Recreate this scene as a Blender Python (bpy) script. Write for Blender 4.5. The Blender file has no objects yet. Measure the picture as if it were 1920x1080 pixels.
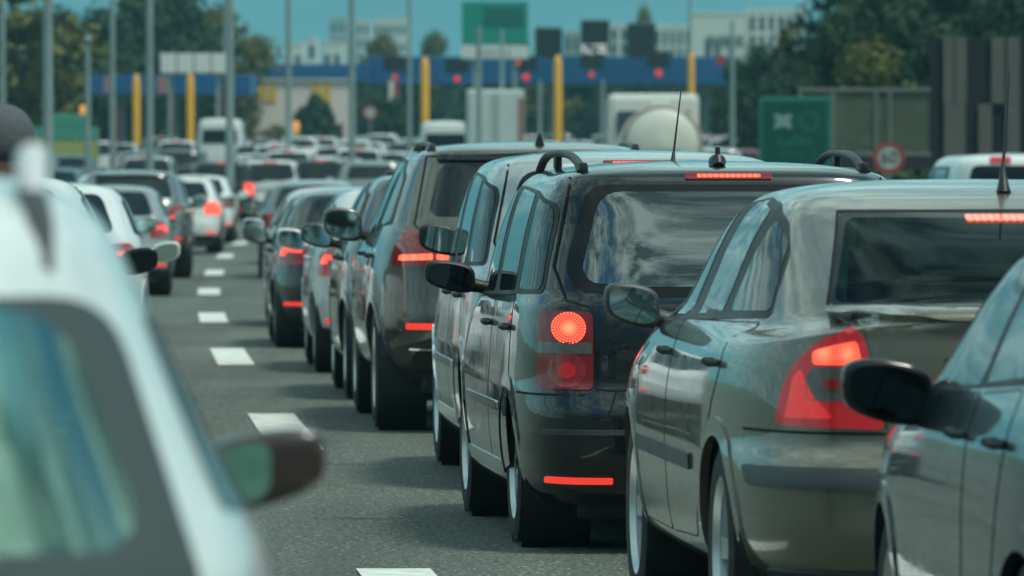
import bpy, bmesh, math, random
import numpy as np
from mathutils import Vector, Matrix
from mathutils.bvhtree import BVHTree
from mathutils.geometry import delaunay_2d_cdt, barycentric_transform

R = math.radians
random.seed(7)
SC = bpy.context.scene
COL = SC.collection

# ------------------------------------------------------------------ camera, sky, sun, exposure
F = 13500.0            # focal length in pixels of a 1920 wide frame
HC = 1.672             # eye height
HY = 290.0             # eye level line in the frame
cam_d = bpy.data.cameras.new('camera')
cam = bpy.data.objects.new('camera', cam_d)
COL.objects.link(cam)
cam.location = (0, 0, HC)
cam.rotation_euler = (R(90) - math.atan((540 - HY) / F), 0, 0)
cam_d.sensor_width = 36.0
cam_d.lens = 36.0 * F / 1920.0
cam_d.clip_start = 0.5
cam_d.clip_end = 12000
cam_d.dof.use_dof = True
cam_d.dof.focus_distance = 30.5
cam_d.dof.aperture_fstop = 7.2
cam_d.dof.aperture_blades = 0
SC.camera = cam

SUN_DIR = Vector((0.44, -0.34, 1.12)).normalized()
sun_el = math.asin(SUN_DIR.z)
sun_rot = math.atan2(SUN_DIR.x, SUN_DIR.y)
world = bpy.data.worlds.new('World')
SC.world = world
world.use_nodes = True
wn, wl = world.node_tree.nodes, world.node_tree.links
wn.clear()


def wnode(t, **kw):
    n = wn.new(t)
    for k, v in kw.items():
        setattr(n, k, v)
    return n


def wmath(op, a, b=None):
    n = wn.new('ShaderNodeMath'); n.operation = op
    for i, v in enumerate((a, b)):
        if v is None:
            continue
        if isinstance(v, (int, float)):
            n.inputs[i].default_value = v
        else:
            wl.new(v, n.inputs[i])
    return n.outputs[0]


w_out = wnode('ShaderNodeOutputWorld')
w_bg = wnode('ShaderNodeBackground'); w_bg.inputs['Strength'].default_value = 0.112
w_sky = wnode('ShaderNodeTexSky', sky_type='NISHITA')
w_sky.sun_disc = False
w_sky.sun_elevation = sun_el
w_sky.sun_rotation = sun_rot
w_sky.air_density = 1.2; w_sky.dust_density = 1.5; w_sky.ozone_density = 2.0
w_tc = wnode('ShaderNodeTexCoord')
w_sep = wnode('ShaderNodeSeparateXYZ'); wl.new(w_tc.outputs['Generated'], w_sep.inputs[0])
w_den = wmath('ADD', wmath('MAXIMUM', w_sep.outputs['Z'], 0.0), 0.22)
w_cmb = wnode('ShaderNodeCombineXYZ')
wl.new(wmath('DIVIDE', w_sep.outputs['X'], w_den), w_cmb.inputs[0])
wl.new(wmath('DIVIDE', w_sep.outputs['Y'], w_den), w_cmb.inputs[1])
w_n1 = wnode('ShaderNodeTexNoise'); w_n1.inputs['Scale'].default_value = 1.15; w_n1.inputs['Detail'].default_value = 9; w_n1.inputs['Roughness'].default_value = 0.56; w_n1.inputs['Distortion'].default_value = 0.3
wl.new(w_cmb.outputs[0], w_n1.inputs['Vector'])
w_cov = wnode('ShaderNodeValToRGB')
w_cov.color_ramp.elements[0].position = 0.40; w_cov.color_ramp.elements[1].position = 0.50
wl.new(w_n1.outputs['Fac'], w_cov.inputs[0])
w_n2 = wnode('ShaderNodeTexNoise'); w_n2.inputs['Scale'].default_value = 6.0; w_n2.inputs['Detail'].default_value = 8; w_n2.inputs['Roughness'].default_value = 0.62
wl.new(w_cmb.outputs[0], w_n2.inputs['Vector'])
w_cc = wnode('ShaderNodeValToRGB')
w_cc.color_ramp.elements[0].position = 0.41; w_cc.color_ramp.elements[0].color = (0.15, 0.25, 0.26, 1)
w_cc.color_ramp.elements[1].position = 0.60; w_cc.color_ramp.elements[1].color = (0.80, 1.06, 0.99, 1)
wl.new(w_n2.outputs['Fac'], w_cc.inputs[0])
w_csc = wnode('ShaderNodeMix', data_type='RGBA', blend_type='MULTIPLY'); w_csc.inputs[0].default_value = 1
wl.new(w_cc.outputs[0], w_csc.inputs[6]); w_csc.inputs[7].default_value = (10.5, 10.5, 10.5, 1)
w_tint = wnode('ShaderNodeMix', data_type='RGBA', blend_type='MULTIPLY'); w_tint.inputs[0].default_value = 1
wl.new(w_sky.outputs[0], w_tint.inputs[6]); w_tint.inputs[7].default_value = (0.42, 1.0, 1.12, 1)
w_mix = wnode('ShaderNodeMix', data_type='RGBA')
wl.new(w_cov.outputs[0], w_mix.inputs[0]); wl.new(w_tint.outputs[2], w_mix.inputs[6]); wl.new(w_csc.outputs[2], w_mix.inputs[7])
# unseen cloud bank added low behind the viewer, darkening reflections in the car panels
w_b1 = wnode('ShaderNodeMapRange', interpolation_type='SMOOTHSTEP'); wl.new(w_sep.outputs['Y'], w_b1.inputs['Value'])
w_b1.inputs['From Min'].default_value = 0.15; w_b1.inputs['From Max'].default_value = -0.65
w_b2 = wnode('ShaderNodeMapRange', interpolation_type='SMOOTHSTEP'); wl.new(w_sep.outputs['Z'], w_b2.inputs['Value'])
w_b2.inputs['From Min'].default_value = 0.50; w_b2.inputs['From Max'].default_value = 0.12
w_added_bank = wnode('ShaderNodeMix', data_type='RGBA', blend_type='MULTIPLY')
wl.new(wmath('MULTIPLY', w_b1.outputs[0], w_b2.outputs[0]), w_added_bank.inputs[0])
wl.new(w_mix.outputs[2], w_added_bank.inputs[6]); w_added_bank.inputs[7].default_value = (0.17, 0.21, 0.22, 1)
wl.new(w_added_bank.outputs[2], w_bg.inputs['Color'])
wl.new(w_bg.outputs[0], w_out.inputs[0])

sun_d = bpy.data.lights.new('sun', 'SUN')
sun_d.energy = 2.5
sun_d.angle = R(10)
sun_d.color = (1.0, 0.97, 0.86)
sun = bpy.data.objects.new('sun', sun_d)
COL.objects.link(sun)
sun.rotation_euler = SUN_DIR.to_track_quat('Z', 'Y').to_euler()

SC.view_settings.view_transform = 'Standard'
SC.view_settings.look = 'None'
SC.view_settings.exposure = 0.16
SC.view_settings.gamma = 1.0
SC.cycles.use_denoising = True
SC.cycles.max_bounces = 8
SC.cycles.volume_bounces = 0
SC.cycles.transparent_max_bounces = 12
SC.cycles.sample_clamp_indirect = 6.0

# ------------------------------------------------------------------ road shape
_zk = [(-200, .05), (0, .05), (20, .03), (30, 0), (44, 0), (62, -.05), (80, -.12), (100, -.2), (120, -.25), (160, -.26), (200, -.12), (240, .22), (350, 1.0), (450, 1.45), (700, 2.5), (1200, 4.5), (9000, 12)]


def pchip(x, y, q):
    x = np.asarray(x, float); y = np.asarray(y, float); q = np.asarray(q, float)
    h = np.diff(x); d = np.diff(y) / h
    m = np.zeros_like(x)
    m[0], m[-1] = d[0], d[-1]
    for i in range(1, len(x) - 1):
        if d[i - 1] * d[i] <= 0:
            m[i] = 0
        else:
            w1, w2 = 2 * h[i] + h[i - 1], h[i] + 2 * h[i - 1]
            m[i] = (w1 + w2) / (w1 / d[i - 1] + w2 / d[i])
    k = np.clip(np.searchsorted(x, q, side='right') - 1, 0, len(x) - 2)
    t = (q - x[k]) / h[k]
    return ((1 + 2 * t) * (1 - t) ** 2 * y[k] + t * (1 - t) ** 2 * h[k] * m[k] + t * t * (3 - 2 * t) * y[k + 1] + t * t * (t - 1) * h[k] * m[k + 1])


def zr(D):
    return float(pchip([a for a, b in _zk], [b for a, b in _zk], [D])[0])


def lane(D):
    """x of the broken line between the two nearest queues"""
    if D <= 230:
        return 1.544 - 0.0748 * D + 0.000173 * D * D
    return lane(230) + 0.0048 * (D - 230)


def slope(D):
    return -0.0748 + 0.000346 * D if D <= 230 else 0.0048


def at(px, py, D):
    return Vector(((px - 960) / F * D, D, HC + (HY - py) / F * D))


# ------------------------------------------------------------------ materials
MATS = {}


def mat(name, color, rough=0.5, metal=0.0, coat=0.0, emit=None, estr=0.0, spec=0.5, noise=0.0, nscale=4.0, objcolor=False, bump=0.0, bscale=30.0, sample=True):
    if name in MATS:
        return MATS[name]
    m = bpy.data.materials.new(name)
    m.use_nodes = True
    nt = m.node_tree
    b = nt.nodes['Principled BSDF']
    b.inputs['Base Color'].default_value = (*color, 1)
    b.inputs['Roughness'].default_value = rough
    b.inputs['Metallic'].default_value = metal
    b.inputs['Specular IOR Level'].default_value = spec
    if coat:
        b.inputs['Coat Weight'].default_value = coat
        b.inputs['Coat Roughness'].default_value = 0.03
    if emit:
        b.inputs['Emission Color'].default_value = (*emit, 1)
        b.inputs['Emission Strength'].default_value = estr
        if not sample:
            m.cycles.emission_sampling = 'NONE'
    src = None
    if objcolor:
        oi = nt.nodes.new('ShaderNodeObjectInfo')
        src = oi.outputs['Color']
        nt.links.new(src, b.inputs['Base Color'])
    if noise:
        tc = nt.nodes.new('ShaderNodeTexCoord')
        n = nt.nodes.new('ShaderNodeTexNoise')
        n.inputs['Scale'].default_value = nscale; n.inputs['Detail'].default_value = 6
        nt.links.new(tc.outputs['Object'], n.inputs['Vector'])
        mr = nt.nodes.new('ShaderNodeMapRange')
        mr.inputs['From Min'].default_value = 0.3; mr.inputs['From Max'].default_value = 0.7
        mr.inputs['To Min'].default_value = 1 - noise; mr.inputs['To Max'].default_value = 1 + noise
        nt.links.new(n.outputs['Fac'], mr.inputs['Value'])
        mx = nt.nodes.new('ShaderNodeMix'); mx.data_type = 'RGBA'; mx.blend_type = 'MULTIPLY'; mx.inputs[0].default_value = 1
        if src:
            nt.links.new(src, mx.inputs[6])
        else:
            mx.inputs[6].default_value = (*color, 1)
        nt.links.new(mr.outputs[0], mx.inputs[7])
        nt.links.new(mx.outputs[2], b.inputs['Base Color'])
        mr2 = nt.nodes.new('ShaderNodeMapRange')
        mr2.inputs['From Min'].default_value = 0.3; mr2.inputs['From Max'].default_value = 0.7
        mr2.inputs['To Min'].default_value = max(0.02, rough * 0.85); mr2.inputs['To Max'].default_value = min(1, rough * 1.2)
        nt.links.new(n.outputs['Fac'], mr2.inputs['Value'])
        nt.links.new(mr2.outputs[0], b.inputs['Roughness'])
    if bump:
        tc = nt.nodes.new('ShaderNodeTexCoord')
        n = nt.nodes.new('ShaderNodeTexNoise')
        n.inputs['Scale'].default_value = bscale; n.inputs['Detail'].default_value = 4
        nt.links.new(tc.outputs['Object'], n.inputs['Vector'])
        bp = nt.nodes.new('ShaderNodeBump')
        bp.inputs['Strength'].default_value = bump; bp.inputs['Distance'].default_value = 0.01
        nt.links.new(n.outputs['Fac'], bp.inputs['Height'])
        nt.links.new(bp.outputs[0], b.inputs['Normal'])
    MATS[name] = m
    return m


def paint_mat():
    m = mat('car_paint', (0.5, 0.5, 0.5), rough=0.28, metal=0.55, coat=1.0, objcolor=True, noise=0.06, nscale=2.5)
    nt = m.node_tree
    if nt.nodes.get('inside'):
        return m
    # the inner face of the shell is trim cloth, the outer face is paint
    b = nt.nodes['Principled BSDF']
    # road film: patchy dust on the lacquer
    tc = nt.nodes.new('ShaderNodeTexCoord')
    dn = nt.nodes.new('ShaderNodeTexNoise'); dn.inputs['Scale'].default_value = 5; dn.inputs['Detail'].default_value = 7; dn.inputs['Roughness'].default_value = .65
    nt.links.new(tc.outputs['Object'], dn.inputs['Vector'])
    dm = nt.nodes.new('ShaderNodeMapRange'); dm.inputs['From Min'].default_value = .42; dm.inputs['From Max'].default_value = .72; dm.inputs['To Min'].default_value = .015; dm.inputs['To Max'].default_value = .11
    nt.links.new(dn.outputs['Fac'], dm.inputs['Value']); nt.links.new(dm.outputs[0], b.inputs['Coat Roughness'])
    old = b.inputs['Base Color'].links[0].from_socket
    dx = nt.nodes.new('ShaderNodeMix'); dx.data_type = 'RGBA'; dk = nt.nodes.new('ShaderNodeMath'); dk.operation = 'MULTIPLY'; dk.inputs[1].default_value = .3; nt.links.new(dm.outputs[0], dk.inputs[0])
    nt.links.new(dk.outputs[0], dx.inputs[0]); nt.links.new(old, dx.inputs[6]); dx.inputs[7].default_value = (.13, .12, .10, 1)
    nt.links.new(dx.outputs[2], b.inputs['Base Color'])
    out = [n for n in nt.nodes if n.type == 'OUTPUT_MATERIAL'][0]
    geo = nt.nodes.new('ShaderNodeNewGeometry'); geo.name = 'inside'
    tr = nt.nodes.new('ShaderNodeBsdfDiffuse'); tr.inputs['Color'].default_value = (0.05, 0.06, 0.06, 1)
    mx = nt.nodes.new('ShaderNodeMixShader')
    nt.links.new(geo.outputs['Backfacing'], mx.inputs[0])
    nt.links.new(b.outputs[0], mx.inputs[1]); nt.links.new(tr.outputs[0], mx.inputs[2])
    nt.links.new(mx.outputs[0], out.inputs[0])
    return m


PAINT = paint_mat()
WPAINT = mat('white_car_paint', (0.7, 0.7, 0.7), rough=0.35, coat=0.8, objcolor=True, noise=0.03, nscale=2.5)
GLASS_DARK = mat('dark_window_glass', (0.012, 0.018, 0.02), rough=0.02, spec=0.32, coat=0.0)
DARKMIRROR = mat('shaded_mirror_glass', (0.035, 0.045, 0.05), rough=0.03, metal=1.0)  # dark reflection put into the mirror's own colour
FRIT = mat('black_glass_border', (0.014, 0.016, 0.017), rough=0.15, spec=0.22)
FRITN = mat('grey_glass_border', (0.055, 0.08, 0.08), rough=0.75, spec=0.2)  # lighter than the black border: reflected sky put into its colour
BLACK = mat('black_plastic', (0.012, 0.013, 0.014), rough=0.5, noise=0.1)
GLOSSBLACK = mat('gloss_black_plastic', (0.008, 0.009, 0.01), rough=0.12)
GREYPL = mat('grey_plastic', (0.045, 0.05, 0.05), rough=0.45, noise=0.08)
RUBBER = mat('tyre_rubber', (0.016, 0.016, 0.017), rough=0.8, noise=0.15, nscale=20)
RIM = mat('alloy_rim', (0.55, 0.56, 0.56), rough=0.3, metal=0.8)
CHROME = mat('chrome', (0.75, 0.75, 0.75), rough=0.12, metal=1.0)
MIRROR = mat('mirror_glass', (0.55, 0.70, 0.66), rough=0.02, metal=1.0)
REDLENS = mat('red_lens', (0.33, 0.012, 0.014), rough=0.12, coat=1.0, spec=0.6, noise=0.25, nscale=25)
REDLIT = mat('softly_lit_red_lens', (0.40, 0.012, 0.018), rough=0.12, coat=0.6, emit=(1.0, 0.02, 0.03), estr=0.12)
DARKRED = mat('dark_red_lens', (0.16, 0.010, 0.014), rough=0.12, coat=0.35, emit=(1.0, 0.03, 0.03), estr=0.02)
CLEARLENS = mat('clear_lens', (0.10, 0.09, 0.085), rough=0.2, coat=1.0, noise=0.15, nscale=40)
GLOW = mat('lit_brake_lamp', (0.6, 0.05, 0.03), rough=0.3, coat=0.6, emit=(1.0, 0.07, 0.035), estr=1.4)
GLOWHOT = mat('lit_brake_lamp_core', (0.8, 0.2, 0.1), rough=0.3, emit=(1.0, 0.13, 0.05), estr=1.7)
GLOWDIM = mat('glowing_reflector', (0.6, 0.03, 0.025), rough=0.3, coat=0.5, emit=(1.0, 0.05, 0.03), estr=0.75)  # reflectors hold no lamp; their shine is put in as emission
PLATE = mat('number_plate_white', (0.6, 0.62, 0.6), rough=0.4)
CLOTH = mat('seat_cloth', (0.03, 0.035, 0.036), rough=0.9, noise=0.2)
TRIMGREY = mat('cabin_trim', (0.10, 0.115, 0.11), rough=0.8)
SEAM = mat('panel_gap_black', (0.004, 0.004, 0.004), rough=0.9)
STEEL = mat('galvanised_steel', (0.26, 0.34, 0.33), rough=0.5, metal=0.25, noise=0.12, nscale=1.5)
AERIAL = mat('aerial_black', (0.01, 0.011, 0.012), rough=0.35)


def glass_clear(name='tinted_glass', tint=(0.42, 0.58, 0.55), ior=1.75, gcol=(0.95, 1, 0.99), rough=0.015):
    if name in MATS:
        return MATS[name]
    m = bpy.data.materials.new(name); m.use_nodes = True
    nt = m.node_tree; nt.nodes.clear()
    out = nt.nodes.new('ShaderNodeOutputMaterial')
    gcol = tuple(gcol)
    tr = nt.nodes.new('ShaderNodeBsdfTransparent'); tr.inputs[0].default_value = (*tint, 1)
    gl = nt.nodes.new('ShaderNodeBsdfGlossy'); gl.inputs['Color'].default_value = (*gcol, 1); gl.inputs['Roughness'].default_value = rough
    fr = nt.nodes.new('ShaderNodeFresnel'); fr.inputs[0].default_value = ior
    mx = nt.nodes.new('ShaderNodeMixShader')
    nt.links.new(fr.outputs[0], mx.inputs[0]); nt.links.new(tr.outputs[0], mx.inputs[1]); nt.links.new(gl.outputs[0], mx.inputs[2])
    nt.links.new(mx.outputs[0], out.inputs[0])
    MATS[name] = m
    return m


GLASS = glass_clear('tinted_glass', (0.24, 0.44, 0.44), 1.40, (0.30, 0.40, 0.40))
GLASSR = glass_clear('reflective_tinted_glass', (0.45, 0.60, 0.57), 2.5)
GLASSN = glass_clear('green_reflective_glass', (0.30, 0.62, 0.52), 3.4, (0.70, 1.0, 0.84), 0.05)
WSCREEN = glass_clear('windscreen_glass', (0.72, 0.84, 0.80), 1.5)
REDSOFT = mat('softly_glowing_red', (0.45, 0.015, 0.02), rough=0.15, coat=0.6, emit=(1.0, 0.03, 0.03), estr=0.38)
GREENMIRROR = mat('green_tinted_mirror', (0.38, 0.72, 0.62), rough=0.02, metal=1.0)


def bulb_mat():
    """round brake lamp: rings and rays of small facets round a hot bulb; the pattern lives in the lamp's own plane (UV in metres from its middle)"""
    m = bpy.data.materials.new('faceted_round_brake_lamp'); m.use_nodes = True
    nt = m.node_tree; b = nt.nodes['Principled BSDF']; L = nt.links
    uv = nt.nodes.new('ShaderNodeUVMap')
    sep = nt.nodes.new('ShaderNodeSeparateXYZ'); L.new(uv.outputs[0], sep.inputs[0])

    def M(op, a, c=None):
        n = nt.nodes.new('ShaderNodeMath'); n.operation = op
        for i, v in enumerate((a, c)):
            if v is None: continue
            if isinstance(v, (int, float)): n.inputs[i].default_value = v
            else: L.new(v, n.inputs[i])
        return n.outputs[0]
    r = M('SQRT', M('ADD', M('MULTIPLY', sep.outputs[0], sep.outputs[0]), M('MULTIPLY', sep.outputs[1], sep.outputs[1])))
    th = M('ARCTAN2', sep.outputs[1], sep.outputs[0])
    dots = M('MULTIPLY', M('ADD', M('SINE', M('MULTIPLY', r, 620)), 1), M('ADD', M('SINE', M('MULTIPLY', th, 30)), 1))
    core = M('MAXIMUM', M('SUBTRACT', 1, M('MULTIPLY', r, 28)), 0)
    e = M('ADD', M('MULTIPLY', dots, 0.62), M('ADD', M('MULTIPLY', core, 3.0), 0.30))
    b.inputs['Base Color'].default_value = (0.5, 0.05, 0.04, 1)
    b.inputs['Roughness'].default_value = 0.2
    b.inputs['Emission Color'].default_value = (1.0, 0.11, 0.05, 1)
    L.new(M('MULTIPLY', e, 1.05), b.inputs['Emission Strength'])
    return m


BULB = bulb_mat()


def led_mat(name, period, color, lo, hi, hot=None):
    """lit lamp behind a ribbed lens; ribs and hot spots are laid out in the lamp's own plane (UV in metres from its middle)"""
    m = bpy.data.materials.new(name); m.use_nodes = True
    nt = m.node_tree; b = nt.nodes['Principled BSDF']; L = nt.links
    uv = nt.nodes.new('ShaderNodeUVMap')
    sep = nt.nodes.new('ShaderNodeSeparateXYZ'); L.new(uv.outputs[0], sep.inputs[0])

    def M(op, a, c=None):
        n = nt.nodes.new('ShaderNodeMath'); n.operation = op
        for i, v in enumerate((a, c)):
            if v is None: continue
            if isinstance(v, (int, float)): n.inputs[i].default_value = v
            else: L.new(v, n.inputs[i])
        return n.outputs[0]
    e = M('ADD', M('MULTIPLY', M('SINE', M('MULTIPLY', sep.outputs[0], 2 * math.pi / period)), (hi - lo) / 2), (hi + lo) / 2)
    for hx in hot or ():
        dx = M('SUBTRACT', sep.outputs[0], hx)
        d2 = M('ADD', M('MULTIPLY', dx, dx), M('MULTIPLY', M('MULTIPLY', sep.outputs[1], sep.outputs[1]), 0.8))
        e = M('ADD', e, M('MULTIPLY', M('EXPONENT', M('MULTIPLY', d2, -2600)), 2.2))
    b.inputs['Base Color'].default_value = (.5, .04, .03, 1); b.inputs['Roughness'].default_value = .15; b.inputs['Coat Weight'].default_value = 1
    b.inputs['Emission Color'].default_value = (*color, 1)
    L.new(e, b.inputs['Emission Strength'])
    return m


LEDBAR = led_mat('lit_led_bar', .024, (1.0, .13, .05), .7, 1.7)
LAMPHOT = led_mat('lit_ribbed_brake_lamp', .011, (1.0, .10, .045), .65, 1.15, (-.032, .036))
BARHOT = led_mat('lit_light_bar', .05, (1.0, .15, .07), 1.2, 1.7)

# ------------------------------------------------------------------ mesh helpers


def tag(o, label=None, cat=None, group=None, kind=None):
    if label: o['label'] = label
    if cat: o['category'] = cat
    if group: o['group'] = group
    if kind: o['kind'] = kind
    return o


def empty(name, loc=(0, 0, 0), rz=0.0):
    o = bpy.data.objects.new(name, None)
    COL.objects.link(o)
    o.location = loc; o.rotation_euler = (0, 0, rz)
    o.empty_display_size = 0.2
    return o


def link(name, me, parent=None, color=None):
    o = bpy.data.objects.new(name, me)
    COL.objects.link(o)
    if parent: o.parent = parent
    if color: o.color = (*color, 1)
    return o


class MB:
    def __init__(self):
        self.v = []; self.f = []

    def add(self, vs, fs):
        o = len(self.v)
        self.v += [tuple(p) for p in vs]
        self.f += [tuple(i + o for i in f) for f in fs]
        return self

    def box(self, c, s, rz=0.0, bevel=0.0):
        x, y, z = s[0] / 2, s[1] / 2, s[2] / 2
        M = Matrix.Rotation(rz, 3, 'Z')
        if bevel:
            b = min(bevel, x * .9, y * .9, z * .9)
            bm = bmesh.new(); bmesh.ops.create_cube(bm, size=1.0)
            for q in bm.verts: q.co = Vector((q.co.x * s[0], q.co.y * s[1], q.co.z * s[2]))
            bmesh.ops.bevel(bm, geom=bm.edges[:], offset=b, segments=2, affect='EDGES', profile=0.6)
            bm.verts.index_update()
            self.add([Vector(c) + M @ q.co for q in bm.verts], [[q.index for q in f.verts] for f in bm.faces])
            bm.free()
            return self
        P = [Vector(c) + M @ Vector((sx * x, sy * y, sz * z)) for sz in (-1, 1) for sx, sy in ((-1, -1), (1, -1), (1, 1), (-1, 1))]
        return self.add(P, [(3, 2, 1, 0), (4, 5, 6, 7), (0, 1, 5, 4), (1, 2, 6, 5), (2, 3, 7, 6), (3, 0, 4, 7)])

    def tube(self, pts, rad, n=10, cap=True, sx=1.0):
        pts = [Vector(p) for p in pts]
        if not isinstance(rad, (list, tuple)): rad = [rad] * len(pts)
        rings = []
        up = Vector((0, 0, 1))
        for i, p in enumerate(pts):
            d = (pts[min(i + 1, len(pts) - 1)] - pts[max(i - 1, 0)]).normalized()
            a = d.cross(up)
            if a.length < 1e-3: a = d.cross(Vector((1, 0, 0)))
            a.normalize(); b = a.cross(d).normalized()
            rings.append([p + (a * math.cos(t) * sx + b * math.sin(t)) * rad[i] for t in [2 * math.pi * k / n for k in range(n)]])
        vs = [q for r in rings for q in r]
        fs = []
        for i in range(len(pts) - 1):
            for k in range(n):
                fs.append((i * n + k, i * n + (k + 1) % n, (i + 1) * n + (k + 1) % n, (i + 1) * n + k))
        if cap:
            fs.append(tuple(reversed(range(n)))); fs.append(tuple((len(pts) - 1) * n + k for k in range(n)))
        return self.add(vs, fs)

    def lathe(self, prof, axis='Z', n=32, c=(0, 0, 0), closed=False):
        c = Vector(c); vs = []
        for (r, h) in prof:
            for k in range(n):
                t = 2 * math.pi * k / n
                a, b = r * math.cos(t), r * math.sin(t)
                vs.append(c + (Vector((a, b, h)) if axis == 'Z' else Vector((a, h, b)) if axis == 'Y' else Vector((h, a, b))))
        fs = []
        m = len(prof)
        for i in range(m if closed else m - 1):
            j = (i + 1) % m
            for k in range(n):
                k2 = (k + 1) % n
                fs.append((i * n + k, i * n + k2, j * n + k2, j * n + k))
        return self.add(vs, fs)

    def quad(self, a, b, c, d):
        return self.add([a, b, c, d], [(0, 1, 2, 3)])

    def mesh(self, name, m, smooth=None):
        me = bpy.data.meshes.new(name)
        me.from_pydata(self.v, [], self.f)
        me.materials.append(m)
        if smooth is not None:
            me.shade_smooth() if hasattr(me, 'shade_smooth') else None
            if smooth < 180:
                me.set_sharp_from_angle(angle=R(smooth))
        me.update()
        return me

    def build(self, name, m, parent=None, smooth=None, color=None, fix=False):
        me = self.mesh(name, m, smooth)
        if fix:
            bm = bmesh.new(); bm.from_mesh(me); bmesh.ops.recalc_face_normals(bm, faces=bm.faces); bm.to_mesh(me); bm.free()
        return link(name, me, parent, color)


def rounded(poly, r, n=5):
    """round every corner of a polygon"""
    out = []
    P = [Vector(p) for p in poly]
    for i, p in enumerate(P):
        a, b = P[i - 1] - p, P[(i + 1) % len(P)] - p
        d = min(r, a.length * .48, b.length * .48)
        s, e = p + a.normalized() * d, p + b.normalized() * d
        for k in range(n + 1):
            t = k / n
            out.append(tuple(s * (1 - t) ** 2 + p * 2 * t * (1 - t) + e * t * t))
    return out


def in_poly(px, py, poly):
    px = np.asarray(px); py = np.asarray(py)
    res = np.zeros(px.shape, bool)
    n = len(poly)
    for i in range(n):
        x1, y1 = poly[i]; x2, y2 = poly[(i + 1) % n]
        c = (y1 > py) != (y2 > py)
        with np.errstate(divide='ignore', invalid='ignore'):
            xi = (x2 - x1) * (py - y1) / ((y2 - y1) if y2 != y1 else 1e-12) + x1
        res ^= c & (px < xi)
    return res


AX = {'L': (Vector((0, -1, 0)), lambda a, b: Vector((a, 4, b))), 'R': (Vector((0, 1, 0)), lambda a, b: Vector((a, -4, b))),
      'B': (Vector((1, 0, 0)), lambda a, b: Vector((-4, a, b))), 'F': (Vector((-1, 0, 0)), lambda a, b: Vector((12, a, b))),
      'T': (Vector((0, 0, -1)), lambda a, b: Vector((a, b, 8)))}


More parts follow.
